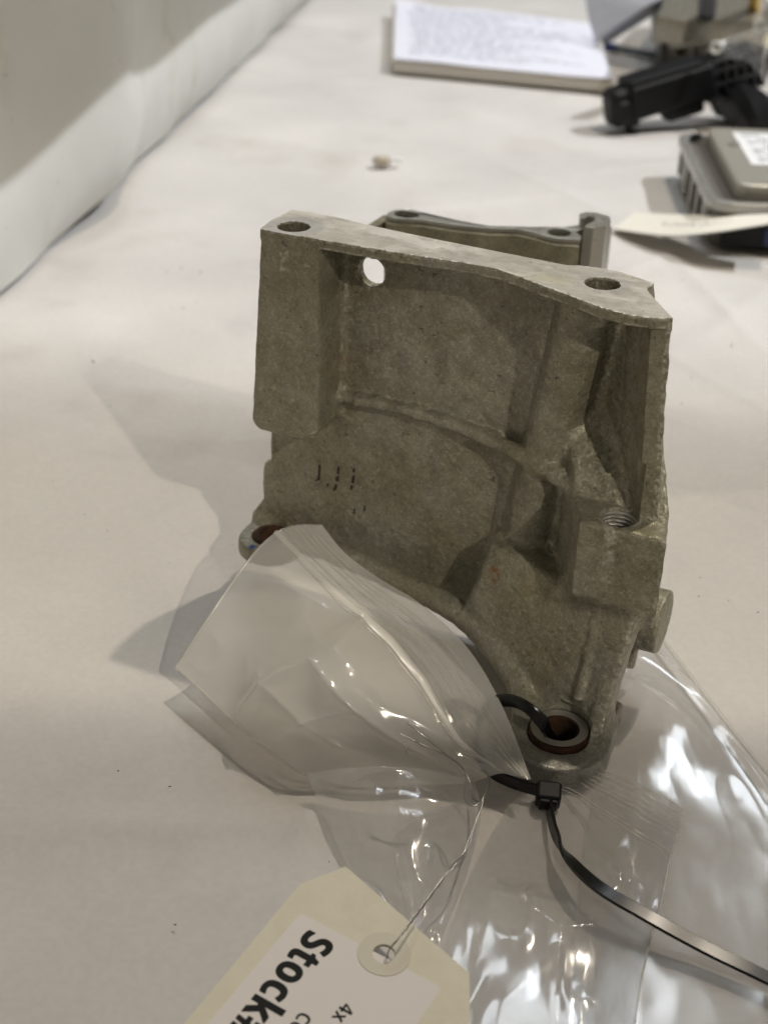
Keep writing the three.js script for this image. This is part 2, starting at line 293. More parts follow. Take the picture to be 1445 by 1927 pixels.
// ---------------------------------------------------------------- the cast bracket
const HBM = 155;
{
  const top = poly([[-8.9, 7.8], [-10.6, -2.6], [-9.6, -11], [-7, -16.2], [-2.7, -17.2], [23, -14.4], [44.5, -12.2], [71, -8.8], [85, -7], [102, -6.5], [111.3, -7.6], [118, -5.6], [122.6, -2.5], [129, 4.5], [139.3, 17.9], [135, 20.6], [126.5, 21.8], [117.6, 20.1], [105.6, 15.1], [91.4, 9.6], [84, 6.4], [78, 4.4], [66.9, 4.2], [45, 6.2], [25, 7.2], [5, 7.6]]);
  const plateO = poly([[-9, 155], [-17.5, 80], [-18, 52], [-21, 50.5], [-22, 46], [-22, 34], [-27, 26], [-27, 16], [-4, 17], [2, 17], [20, 17], [48, 13], [70, 8], [84, 4], [97, 2], [112, 2], [138, 8], [140, 60], [126, 155]]);
  const wallP = poly([[100, -6], [101, -10.5], [112, -10.5], [120, -8], [125, -3.5], [130.5, 5], [139.3, 17.9], [133, 18.6], [127.5, 10], [121, 1.5], [114, -4.5], [107, -6.5]]);
  const blockP = poly([[150, 29], [121, 29], [111, 8], [106, 0], [100, -8], [112, -10], [136, -6], [146, 12]]);
  const armO = poly([[76, 25], [82, 52], [100, 54], [112, 52], [118, 62], [145, 62], [144, 50], [141, 20], [142, 2], [112, 2], [115, 2], [108, 7], [99, 13], [88, 20]]);
  const bul1 = capsule([110, 160, -1], [99, 98, -4.5], 11, 9), bul2 = capsule([99, 98, -4.5], [93, 50, -8], 9, 10);
  const ribPts = [[630, 742], [680, 751], [717, 757], [786, 775], [840, 792], [926, 825], [978, 853], [1048, 893], [1085, 930]];
  const plateFront = (u) => -11 + (u - 10) / 100 * 4.5;
  const toL = (p) => { const q = p.clone().sub(BO); return [q.dot(BU) * 1000, p.y * 1000, q.dot(BN) * 1000]; };
  const ribs = []; { const c = ribPts.map(([x, y], i) => toL(onN(x, y, [-10, -9.5, -9.3, -8.5, -8, -6, -2, 3, 8][i]))); for (let i = 1; i < c.length; i++) ribs.push(capsule(c[i - 1].map((x, k) => x + (k === 2 ? 0.8 : 0)), c[i].map((x, k) => x + (k === 2 ? 0.8 : 0)), i < 3 ? 2.5 : 2.3, i < 5 ? 2.2 : 3.0)); }
  const lips = []; { const c = [[540, 1012, -2], [640, 1045, -1], [700, 1070, 0], [760, 1100, 2], [810, 1122, 3], [855, 1148, 6], [903, 1190, 12], [943, 1240, 20], [975, 1288, 27], [990, 1335, 34], [1003, 1400, 44]].map(([x, y, n]) => toL(onN(x, y, n))); const cc = new THREE.CatmullRomCurve3(c.map((q) => V(...q))).getPoints(20).map((q) => [q.x, q.y, q.z]); for (let i = 1; i < cc.length; i++) lips.push(capsule(cc[i - 1], cc[i], 3.6, 3.6)); }
  const rust1 = toL(onN(655, 690, -11)), rust2 = toL(onN(930, 1085, 10)), rust3 = toL(onN(500, 990, -4)), rust4 = toL(onN(930, 1075, 10)), yel = toL(onN(1000, 1130, 16));
  const body = (u, v, n) => {
    // web plate
    const pf = plateFront(u); let d = smax(Math.abs(n - pf + 2.2) - 2.2, plateO(u, v), 1.5);
    // left boss (drafted)
    const dr = (HBM - v) * 0.072;
    let boss = rbox(u, v, n, (14 - 9 - dr) / 2, 116, -4, (23 + dr) / 2, 39.5, 11.6, 1.4);
    boss = smax(boss, (-(u + 15 - 0) * 0.7 - (v - 77) * 0.7) + 2.6, 1);      // lower outer corner cut away
    boss = smax(boss, ((u - 8) * 0.55 - (v - 77) * 0.83) + 0.2, 1);          // underside slopes up towards the web
    boss = smax(boss, -scr(u, v, n), 0.5);
    d = smin(d, boss, 4);
    // right flared wall
    const us = u - (HBM - v) * 0.062; const wl = Math.max(wallP(us, n), 55 - v, v - HBM);
    d = smin(d, wl, 5);
    // bolt boss down the web, ribs, lower lip
    d = smin(d, Math.min(bul1(u, v, n), bul2(u, v, n)), 6);
    for (const r of ribs) d = smin(d, r(u, v, n), 2.4);
    // block with the threaded hole
    let bl = smax(blockP(u, n), (v - (85 + Math.max(0, 14 - n) * 1.15)) * (n < 14 ? 0.68 : 1), 2); bl = smax(bl, 44 + (29 - n) * 0.1 + Math.max(0, n - 20) * 1.3 - v, 2);
    d = smin(d, bl, 3.5);
    // leaning arm and foot lug
    const nf = (u - 75) * 0.42 + (60 - v) * 0.31;
    let arm = smax((Math.abs(n - nf + 7) - 7) * 0.88, armO(u, v), 3);
    d = smin(d, arm, 4);
    for (const r of lips) d = smin(d, r(u, v, n), 4);
    const ridge = capsule2(u, v, n); d = smin(d, ridge, 2);
    let lug = smax(Math.hypot(u - 126, n - 45) - 17, Math.abs(v - 4.4) - 4.4, 1.8);
    lug = Math.min(lug, rbox(u, v, n, 128, 5, 30, 13, 4.5, 14, 1.5));
    d = smin(d, lug, 7);
    let ear = smax(Math.hypot(u + 14, n + 5) - 13, Math.abs(v - 19.5) - 3.5, 1.6); d = smin(d, ear, 5);
    // side cylinder
    const cy = smax(Math.hypot(v - 37, n - 2) - 11.5, Math.abs(u - 132) - 16, 1); d = smin(d, cy, 2);
    // top flange, sharp
    d = smin(d, smax(top(u, n), Math.abs(v - 153.2) - 1.9, 0.3), 1.2);
    d = smax(d, v - HBM, 0.2);
    d = smax(d, -v, 0.3);
    // casting skin
    if (d < 1.5 && d > -1.5 && v < HBM - 0.7) d += 0.16 * noise(u * 0.22, v * 0.22, n * 0.22) + 0.09 * noise(u * 0.6, v * 0.6, n * 0.6);
    // holes
    const hole = (r, h) => { d = smax(d, -h + 0, 0.4); };
    hole(0, cylY(u, v, n, 0, 0, 5.6, 142, 170)); hole(0, cylY(u, v, n, 111.7, 0, 5.6, 143.5, 170));
    hole(0, Math.hypot(u - 25.3, v - 139.6) - 5.3 + (n > 5 || n < -25 ? 9 : 0));
    hole(0, cylY(u, v, n, 132, 21, 6.1, 64, 105));
    hole(0, cylY(u, v, n, 126, 43.2, 8.6, -3, 20)); hole(0, cylY(u, v, n, -14, -5, 7.6, 8, 40));
    hole(0, cylY(u, v, n, 126, 43.2, 10.6, 7.6, 16)); 
    return d;
  };
  const scr = (() => { const a = toL(onN(508, 620, 7.9)), b = toL(onN(540, 627, 7.9)), c = toL(onN(587, 624, 7.9)), p = capsule(a, b, 0.5, 0.8), q = capsule(b, c, 0.8, 0.3); return (u, v, n) => Math.min(p(u, v, n), q(u, v, n)); })();
  const rg = capsule([141, 54, 22], [137, 14, 40], 2.2, 2.0), rg2 = capsule([131, 56, 22], [129, 16, 37], 2.0, 1.5);
  function capsule2(u, v, n) { return Math.min(rg(u, v, n), rg2(u, v, n)); }

  const { P, I } = meshSDF(body, [-36, -2, -24], [156, 158, 70], 0.47);
  const N = sdfNormals(body, P, 0.35), C = new Float32Array(P.length);
  const near = (p, u, v, n, r) => Math.exp(-((p[0] - u) ** 2 + (p[1] - v) ** 2 + (p[2] - n) ** 2) / (r * r));
  for (let i = 0; i < P.length; i += 3) {
    const u = P[i], v = P[i + 1], n = P[i + 2];
    // worn lighter skin in patches, darker tarnish, fine specks
    const a = fbm(u * 0.035, v * 0.035, n * 0.035, 4), b = fbm(u * 0.22 + 9, v * 0.22, n * 0.22, 3), s = noise(u * 1.05, v * 1.05, n * 1.05), s2 = noise(u * 0.75 + 40, v * 0.75, n * 0.75 + 11);
    let c = mix3([0.315, 0.297, 0.222], [0.41, 0.395, 0.34], clamp(0.5 + 1.3 * a));
    c = mix3(c, [0.2, 0.185, 0.125], clamp(0.4 + 1.6 * b) * 0.4);
    c = mix3(c, [0.62, 0.58, 0.46], sstep(0.42, 0.85, s) * sstep(-0.3, 0.35, b + 0.5 * a) * 0.5);
    c = mix3(c, [0.06, 0.05, 0.035], sstep(0.7, 0.92, s2) * 0.65);
    const cv = body(u - N[i] * 1.3, v - N[i + 1] * 1.3, n - N[i + 2] * 1.3) + 1.3; c = mix3(c, [0.66, 0.64, 0.55], sstep(0.2, 0.7, cv) * sstep(-0.25, 0.45, s + b) * 0.7);
    const low = sstep(60, 20, v) * 0.55; c = mix3(c, [0.34, 0.33, 0.29], low * clamp(0.6 + a));
    const lugm = sstep(12, 7, v) * sstep(22, 30, n); c = mix3(c, [0.5, 0.5, 0.49], lugm * 0.8);
    let r = near(rust1, u, v, n, 7) * 0.35 * clamp(0.5 + 2 * b) + near(rust2, u, v, n, 2.6) * clamp(0.6 + 3 * s2) + near(rust4, u, v, n, 2) * 0.5; c = mix3(c, [0.3, 0.13, 0.04], clamp(r));
    c = mix3(c, [0.36, 0.29, 0.08], near(yel, u, v, n, 14) * 0.35 * clamp(0.6 + 2 * a));
    c = mix3(c, [0.26, 0.14, 0.06], near(rust3, u, v, n, 7) * 0.7 * clamp(0.6 + 2 * b));
    C.set(c, i);
    if (v < HBM - 0.6) {
      const k = 0.16; N[i] += k * noise(u * 0.9, v * 0.9, n * 0.9 + 50); N[i + 1] += k * noise(u * 0.9 + 31, v * 0.9, n * 0.9); N[i + 2] += k * noise(u * 0.9, v * 0.9 + 77, n * 0.9);
    }
  }
  const isTop = (i) => P[3 * i + 1] > HBM - 0.42 && N[3 * i + 1] > 0.5;
  const g = thing('engine_bracket', 'large cast aluminium bracket standing on its feet, tarnished olive grey, nearest the camera', 'bracket');
  g.position.copy(BO); g.rotation.y = Math.atan2(-BU.z, BU.x); g.updateMatrixWorld(true);
  part(g, 'body', subset(P, N, C, I, (a, b, c) => !(isTop(a) && isTop(b) && isTop(c))), M.cast);
  // machined face
  const C2 = new Float32Array(P.length), N2 = Float32Array.from(N);
  for (let i = 0; i < P.length; i += 3) {
    const u = P[i], n = P[i + 2], st = noise(u * 0.25 + n * 0.1, n * 1.4, 3), a = fbm(u * 0.06, n * 0.12, 5, 4), b = noise(u * 0.9, n * 0.9, 7);
    let c = mix3([0.55, 0.53, 0.47], [0.76, 0.74, 0.68], clamp(0.5 + 1.6 * a + 0.4 * st));
    c = mix3(c, [0.4, 0.38, 0.32], sstep(0.1, 0.5, fbm(u * 0.11 + 20, n * 0.2, 2, 3)) * 0.6);
    c = mix3(c, [0.82, 0.8, 0.74], sstep(0.2, 0.6, b * 0.4 + 0.9 * a) * 0.6);
    const h1 = Math.hypot(u, n), h2 = Math.hypot(u - 111.7, n); c = mix3(c, [0.42, 0.42, 0.42], 0.6 * sstep(12, 9, h1) + 0.3 * sstep(11, 8, h2));
    c = mix3(c, [0.55, 0.47, 0.24], 0.35 * Math.exp(-(((u - 96) / 9) ** 2 + ((n - 5) / 4) ** 2)));
    C2.set(c, i); N2[i] = 0.03 * noise(u, n * 2, 9); N2[i + 1] = 1; N2[i + 2] = 0.03 * noise(u * 2, n, 19);
  }
  part(g, 'machined_face', subset(P, N2, C2, I, (a, b, c) => isTop(a) && isTop(b) && isTop(c)), M.machined, 'pale machined top face with two bolt holes');
  // steel bush in the front foot, collar in the rear ear
  const bush = (x, y, z, ri, ro, h0, h1) => {
    const pts = [[ri, h0], [ro, h0], [ro, h1 - 0.5], [ro - 0.5, h1], [ri + 0.6, h1], [ri, h1 - 0.6], [ri, h0]].map(([a, b]) => new THREE.Vector2(a / 1000, b / 1000));
    return new THREE.LatheGeometry(pts, 64).translate(x / 1000, y / 1000, z / 1000);
  };
  const b1 = part(g, 'bushing', smoothBy(bush(126, 0, 43.2, 6.6, 10.3, 0.2, 11.4).toNonIndexed(), 30), M.rust, 'rusty bush in the front foot');
  b1.add(shadow(Object.assign(new THREE.Mesh(new THREE.RingGeometry(0.0069, 0.0099, 64).rotateX(-Math.PI / 2).translate(0.126, 0.01152, 0.0432), M.steel), { name: 'polished_rim' })));
  part(g, 'bushing', smoothBy(bush(-14, 0, -5, 4.6, 7.4, 14.5, 24).toNonIndexed(), 30), M.rust, 'rusty bush in the rear ear');
  // thread in the block
  const helix = []; for (let i = 0; i <= 360; i++) { const t = i / 360, a = t * Math.PI * 2 * 9; helix.push(V(0.132 + Math.cos(a) * 0.006, 0.0845 - t * 0.0135, 0.021 + Math.sin(a) * 0.006)); }
  part(g, 'thread', new THREE.TubeGeometry(new THREE.CatmullRomCurve3(helix), 700, 0.00055, 6), M.steel, 'steel thread in the block');
  // dark cast marks on the web
  const mark = (x, y, len, tilt, w = 3) => { const p = toL(onN(x, y, plateFront(toL(onN(x, y, -11))[0]) + 0.05)); const b = new RoundedBoxGeometry(w * 0.00017, len * 0.00017, 0.0007, 2, 0.00012); b.rotateZ(tilt); b.translate(p[0] / 1000, p[1] / 1000, p[2] / 1000); return b; };
  const mk = new THREE.MeshStandardMaterial({ color: rgb(0.035, 0.03, 0.024), roughness: 0.8 });
  for (const [x, y, l, t, w] of [[601, 889, 40, -0.05, 5], [597, 903, 8, -0.8, 4], [617, 912, 7, 0, 4], [637, 885, 18, -0.06, 5], [635, 901, 12, -0.06, 6], [632, 916, 14, -0.25, 6], [629, 921, 4, -1, 6], [666, 885, 10, -0.1, 4], [665, 902, 20, -0.12, 6], [662, 917, 12, -0.3, 6], [667, 962, 14, -0.08, 3], [686, 957, 14, -0.1, 3]]) part(g, 'cast_mark', mark(x, y, l, t, w), mk);
  // blue paint dabs beside the bushes
  const dab = new THREE.MeshStandardMaterial({ color: rgb(0.02, 0.06, 0.26), roughness: 0.6 });
  const dabGeo = (c, s, seed) => { const r = mulberry(seed), sh = new THREE.Shape(); for (let i = 0; i < 9; i++) { const a = i / 9 * 6.283, q = s * (0.45 + 0.7 * r()); i ? sh.lineTo(Math.cos(a) * q * 0.6, Math.sin(a) * q) : sh.moveTo(q * 0.6, 0); } return new THREE.ExtrudeGeometry(sh, { depth: 0.00025, bevelEnabled: false }).rotateX(-Math.PI / 2).translate(c[0] / 1000, c[1] / 1000, c[2] / 1000); };
  part(g, 'paint_mark', dabGeo(toL(onY(1032, 1436, 0.0085)), 0.0024, 4), dab, 'blue paint dab on the front foot');
  part(g, 'paint_mark', dabGeo(toL(onY(474, 1030, 0.0231)), 0.002, 9), dab, 'blue paint dab on the rear ear');
}

// ---------------------------------------------------------------- clear film bags
// film(): a wrinkled sheet over a net of points; creases are [s0, t0, s1, t1, height mm, width]
function filmFn(rows, { amp = 0.8, freq = 7, seed = 1, creases = [], drop = 0 } = {}) {
  const f = net(rows);
  const bump = (s, t) => {
    const x = s * freq + seed * 13.1, y = t * freq + seed * 7.7;
    let w = amp * (0.9 * noise(x, y, seed) + 0.5 * (0.5 - Math.abs(noise(x * 1.7 + 3, y * 1.7, seed + 5)) * 1.6) + 0.07 * (0.5 - Math.abs(noise(x * 4.1, y * 4.1, seed + 9)) * 1.8));
    for (const [a, b, c, d, h, wd] of creases) { const ex = c - a, ey = d - b, q = clamp(((s - a) * ex + (t - b) * ey) / (ex * ex + ey * ey)), D = Math.hypot(s - a - ex * q, t - b - ey * q); w += h * Math.exp(-D / wd) * Math.sin(Math.PI * clamp(0.12 + 0.76 * q)); }
    const e = Math.min(s, 1 - s, t, 1 - t); return w * sstep(0, 0.08, e) - drop * sstep(0, 0.2, e);
  };
  const e = 1e-3;
  return (s, t) => { const p = f(s, t), a = f(Math.min(s + e, 1), t).sub(f(Math.max(s - e, 0), t)), b = f(s, Math.min(t + e, 1)).sub(f(s, Math.max(t - e, 0))), nn = a.cross(b).normalize(); if (nn.y < 0) nn.negate(); return p.addScaledVector(nn, bump(s, t) / 1000); };
}
const lineOn = (fn, t, s0, s1, k, up = 0.0003) => Array.from({ length: k + 1 }, (_, i) => { const p = fn(mix(s0, s1, i / k), t); p.y += up; return p; });
const lineOnS = (fn, s, t0, t1, k, up = 0.0003) => Array.from({ length: k + 1 }, (_, i) => { const p = fn(s, mix(t0, t1, i / k)); p.y += up; return p; });
function band(fn, t0, t1, k, up) { return gridGeo(k, 3, (s, t) => { const p = fn(s, mix(t0, t1, t)); p.y += up * Math.sin(Math.PI * clamp(t, 0.08, 0.92)); return p; }); }

{
  const rows = [
    [[605, 987, 50], [650, 1042, 44], [717, 1091, 37], [794, 1139, 31], [881, 1222, 25], [944, 1328, 20], [998, 1466, 13]],
    [[560, 988, 51], [618, 1050, 46], [688, 1112, 40], [765, 1170, 34], [842, 1258, 28], [905, 1362, 21], [985, 1464, 13]],
    [[520, 1001, 50], [591, 1071, 46], [659, 1139, 41], [736, 1204, 35], [803, 1290, 28], [866, 1393, 19], [945, 1454, 11]],
    [[470, 1049, 42], [530, 1115, 40], [585, 1190, 38], [645, 1258, 38], [722, 1325, 29], [810, 1392, 18], [915, 1462, 8]],
    [[390, 1164, 26], [450, 1218, 26], [505, 1275, 27], [575, 1335, 25], [655, 1385, 19], [760, 1428, 11], [892, 1468, 5]],
    [[331, 1256, 11], [397, 1318, 10], [460, 1377, 9], [520, 1427, 8], [582, 1461, 6], [700, 1480, 4], [868, 1474, 3]],
  ];
  const bag = thing('zip_bag', 'clear zip bag propped against the bracket with its zip strip slanting upwards', 'bag', null, onY(580, 1350, 0.02));
  const front = filmFn(rows, { amp: 0.9, freq: 4.5, seed: 2, creases: [[0.28, 0.98, 0.42, 0.66, 4.5, 0.02], [0.42, 0.66, 0.9, 0.72, 4, 0.022], [0.3, 0.82, 0.72, 0.86, 2.5, 0.02], [0.45, 0.95, 0.62, 0.7, 1.6, 0.014], [0.1, 0.6, 0.3, 0.5, 1.2, 0.03], [0.36, 0.3, 0.44, 0.6, 1.6, 0.03]] });
  const back = filmFn(rows, { amp: 0.9, freq: 5, seed: 4, drop: 3.2, creases: [[0.2, 0.7, 0.5, 0.5, 1.6, 0.03], [0.5, 0.9, 0.75, 0.75, 2, 0.02]] });
  part(bag, 'front_panel', local(bag, gridGeo(170, 150, front)), M.film);
  part(bag, 'back_panel', local(bag, gridGeo(120, 100, (s, t) => { const p = back(s, t); p.y -= 0.0004; return p; })), M.film);
  part(bag, 'zip_strip', local(bag, band(front, 0.385, 0.425, 120, 0.0008)), M.zip, 'milky zip strip');
  for (const t of [0.1, 0.15, 0.2, 0.26, 0.35, 0.44]) part(bag, 'zip_ridge', local(bag, tube(lineOn(front, t, 0.002, 0.998, 40), 0.00028, 100, 6)), M.ridge);
  part(bag, 'hem', local(bag, tube(lineOnS(front, 0.004, 0.36, 1, 24, 0).concat(lineOn(front, 0.996, 0.03, 0.66, 24, 0)), 0.0005, 120, 6)), M.ridge);
  part(bag, 'lip_edge', local(bag, tube(lineOn(front, 0.002, 0, 1, 50, 0), 0.0002, 120, 6)), M.ridge);
  // lower part of the same bag, folded over and lying on the table
  const rows2 = [
    [[578, 1455, 10], [680, 1442, 15], [790, 1445, 16], [895, 1470, 6]],
    [[603, 1520, 5], [690, 1506, 14], [800, 1510, 16], [905, 1535, 4]],
    [[640, 1600, 2.5], [705, 1585, 11], [795, 1590, 13], [880, 1640, 3]],
    [[684, 1672, 2], [745, 1668, 6], [800, 1690, 8], [838, 1745, 2.5]],
    [[730, 1760, 1.5], [765, 1770, 3], [795, 1785, 3], [822, 1800, 1.5]],
  ];
  const low = filmFn(rows2, { amp: 1.0, freq: 3.5, seed: 8, creases: [[0.8, 0.28, 0.5, 0.5, 4.5, 0.025], [0.5, 0.5, 0.42, 0.95, 4.5, 0.025], [0.72, 0.5, 0.62, 0.75, 2.5, 0.02], [0.15, 0.15, 0.75, 0.02, 2.5, 0.03], [0.55, 0.12, 0.95, 0.35, 2, 0.025]] });
  const low2 = filmFn(rows2, { amp: 1.0, freq: 4, seed: 11, drop: 2 });
  part(bag, 'folded_panel', local(bag, gridGeo(120, 130, low)), M.filmClear);
  part(bag, 'folded_panel', local(bag, gridGeo(80, 90, (s, t) => { const p = low2(s, t); p.y = Math.max(p.y - 0.0006, 0.0006); return p; })), M.filmClear);
}
{
  const rows = [
    [[1042, 1446, 1], [1100, 1441, 2], [1150, 1450, 5], [1225, 1482, 6], [1291, 1522, 3]],
    [[1000, 1470, 1], [1061, 1486, 2], [1130, 1527, 7], [1200, 1570, 8], [1262, 1612, 3]],
    [[955, 1520, 1.5], [1045, 1570, 4], [1115, 1610, 6], [1185, 1650, 6], [1246, 1692, 2]],
    [[905, 1600, 3], [1000, 1640, 7], [1080, 1672, 8], [1155, 1712, 6], [1228, 1752, 2]],
    [[862, 1700, 8], [960, 1705, 12], [1060, 1722, 14], [1140, 1765, 12], [1212, 1820, 3]],
    [[840, 1830, 8], [940, 1830, 11], [1040, 1840, 12], [1120, 1868, 10.5], [1200, 1885, 3]],
    [[820, 2010, 6], [920, 2010, 8], [1030, 2010, 9], [1110, 2020, 8], [1183, 2020, 2]],
  ];
  const bag = thing('zip_bag', 'clear zip bag lying flat and crumpled under the black cable tie, beside the manila tag', 'bag', null, onY(1060, 1700, 0));
  const f = filmFn(rows, { amp: 1.3, freq: 3.2, seed: 21, creases: [[0.15, 0.62, 0.5, 0.72, 2.8, 0.035], [0.5, 0.72, 0.95, 0.58, 2.8, 0.035], [0.5, 0.72, 0.55, 0.98, 2.4, 0.035], [0.3, 0.6, 0.35, 0.75, 3, 0.025], [0.7, 0.85, 0.95, 0.9, 2.5, 0.03], [0.4, 0.3, 0.9, 0.42, 2, 0.04]] });
  const b = filmFn(rows, { amp: 0.8, freq: 5, seed: 25, drop: 2.4 });
  part(bag, 'front_panel', local(bag, gridGeo(130, 170, f)), M.filmClear);
  part(bag, 'back_panel', local(bag, gridGeo(90, 120, (s, t) => { const p = b(s, t); p.y = Math.max(p.y - 0.0006, 0.0005); return p; })), M.filmClear);
  for (const t of [0.012, 0.032, 0.052, 0.072, 0.09, 0.11, 0.158, 0.172]) part(bag, 'zip_ridge', local(bag, tube(lineOn(f, t, 0.06, 0.998, 40), 0.00024, 80, 6)), M.ridge);
  part(bag, 'hem', local(bag, tube(lineOnS(f, 0.997, 0, 1, 40, 0), 0.00035, 100, 6)), M.ridge);
}
{
  const rows = [
    [[1120, 1240, 5], [1185, 1205, 7], [1236, 1190, 5]],
    [[1105, 1330, 4], [1225, 1290, 6], [1322, 1302, 5]],
    [[1120, 1450, 2], [1270, 1400, 5], [1392, 1392, 5]],
    [[1100, 1580, 1], [1310, 1510, 3], [1462, 1478, 6]],
    [[1080, 1760, 1], [1360, 1680, 3], [1545, 1590, 6]],
    [[1060, 2050, 1], [1420, 1960, 3], [1700, 1850, 4]],
  ];
  const bag = thing('plastic_bag', 'large clear plastic bag spread under the bracket, its bright folded edge running to the right', 'bag', null, onY(1270, 1420, 0));
  const f = filmFn(rows, { amp: 0.6, freq: 3, seed: 31, creases: [[0.5, 0.02, 0.98, 0.22, 4, 0.03], [0.2, 0.12, 0.7, 0.36, 3.5, 0.05], [0.1, 0.2, 0.5, 0.2, 2, 0.04], [0.9, 0.3, 0.92, 0.8, 2.5, 0.04]] });
  const b = filmFn(rows, { amp: 0.6, freq: 4, seed: 36, drop: 1.5 });
  part(bag, 'front_panel', local(bag, gridGeo(110, 170, f)), M.filmClear);
  part(bag, 'back_panel', local(bag, gridGeo(80, 110, (s, t) => { const p = b(s, t); p.y = Math.max(p.y - 0.0005, 0.0004); return p; })), M.filmClear);
  part(bag, 'folded_edge', local(bag, tube(lineOnS(f, 0.996, 0, 1, 40, 0), 0.0008, 120, 8)), M.ridge);
}

// ---------------------------------------------------------------- cable tie
{
  const tie = thing('cable_tie', 'black nylon cable tie looped through the front foot of the bracket', 'cable tie', null, onY(1031, 1497, 0.004));
  const px = (l) => l.map(([x, y, h]) => onY(x, y, h / 1000));
  const loop = px([[1040, 1402, 1], [1034, 1388, 8], [1018, 1356, 19], [988, 1329, 23], [955, 1318, 21], [922, 1326, 17], [900, 1362, 13], [897, 1412, 9], [920, 1449, 6], [960, 1471, 5], [1000, 1484, 4.5], [1030, 1492, 4.5]]);
  part(tie, 'loop', local(tie, ribbon(loop, 0.0046, 0.0012, (t) => V(mix(0.5, 0.02, sstep(0.02, 0.14, t)), mix(0.1, 1, sstep(0.02, 0.14, t)), mix(0.8, -0.12, sstep(0.02, 0.14, t))), 120)), M.blackPlastic);
  const head = new RoundedBoxGeometry(0.0082, 0.0066, 0.0072, 4, 0.0012); head.translate(0, 0.0004, 0);
  const collar = new RoundedBoxGeometry(0.0062, 0.005, 0.0022, 3, 0.0006).translate(0, 0.0004, 0.0036);
  const hm = part(tie, 'head', mergeGeometries([head, collar]), M.blackMatte); hm.rotation.y = -0.1; hm.rotation.x = 0.25;
  const tail = px([[1031, 1500, 4], [1034, 1522, 4.5], [1042, 1562, 5], [1068, 1612, 8], [1125, 1668, 10], [1215, 1722, 9], [1330, 1785, 6], [1410, 1824, 5], [1500, 1868, 5]]);
  part(tie, 'tail', local(tie, ribbon(tail, 0.0046, 0.0013, (t) => { const k = sstep(0.12, 0.5, t); return V(mix(0.25, -0.66, k), mix(0.6, -0.11, k), mix(0.75, 0.72, k)); }, 160, (t) => mix(0.8, 1, sstep(0, 0.3, t)))), M.blackPlastic);
}

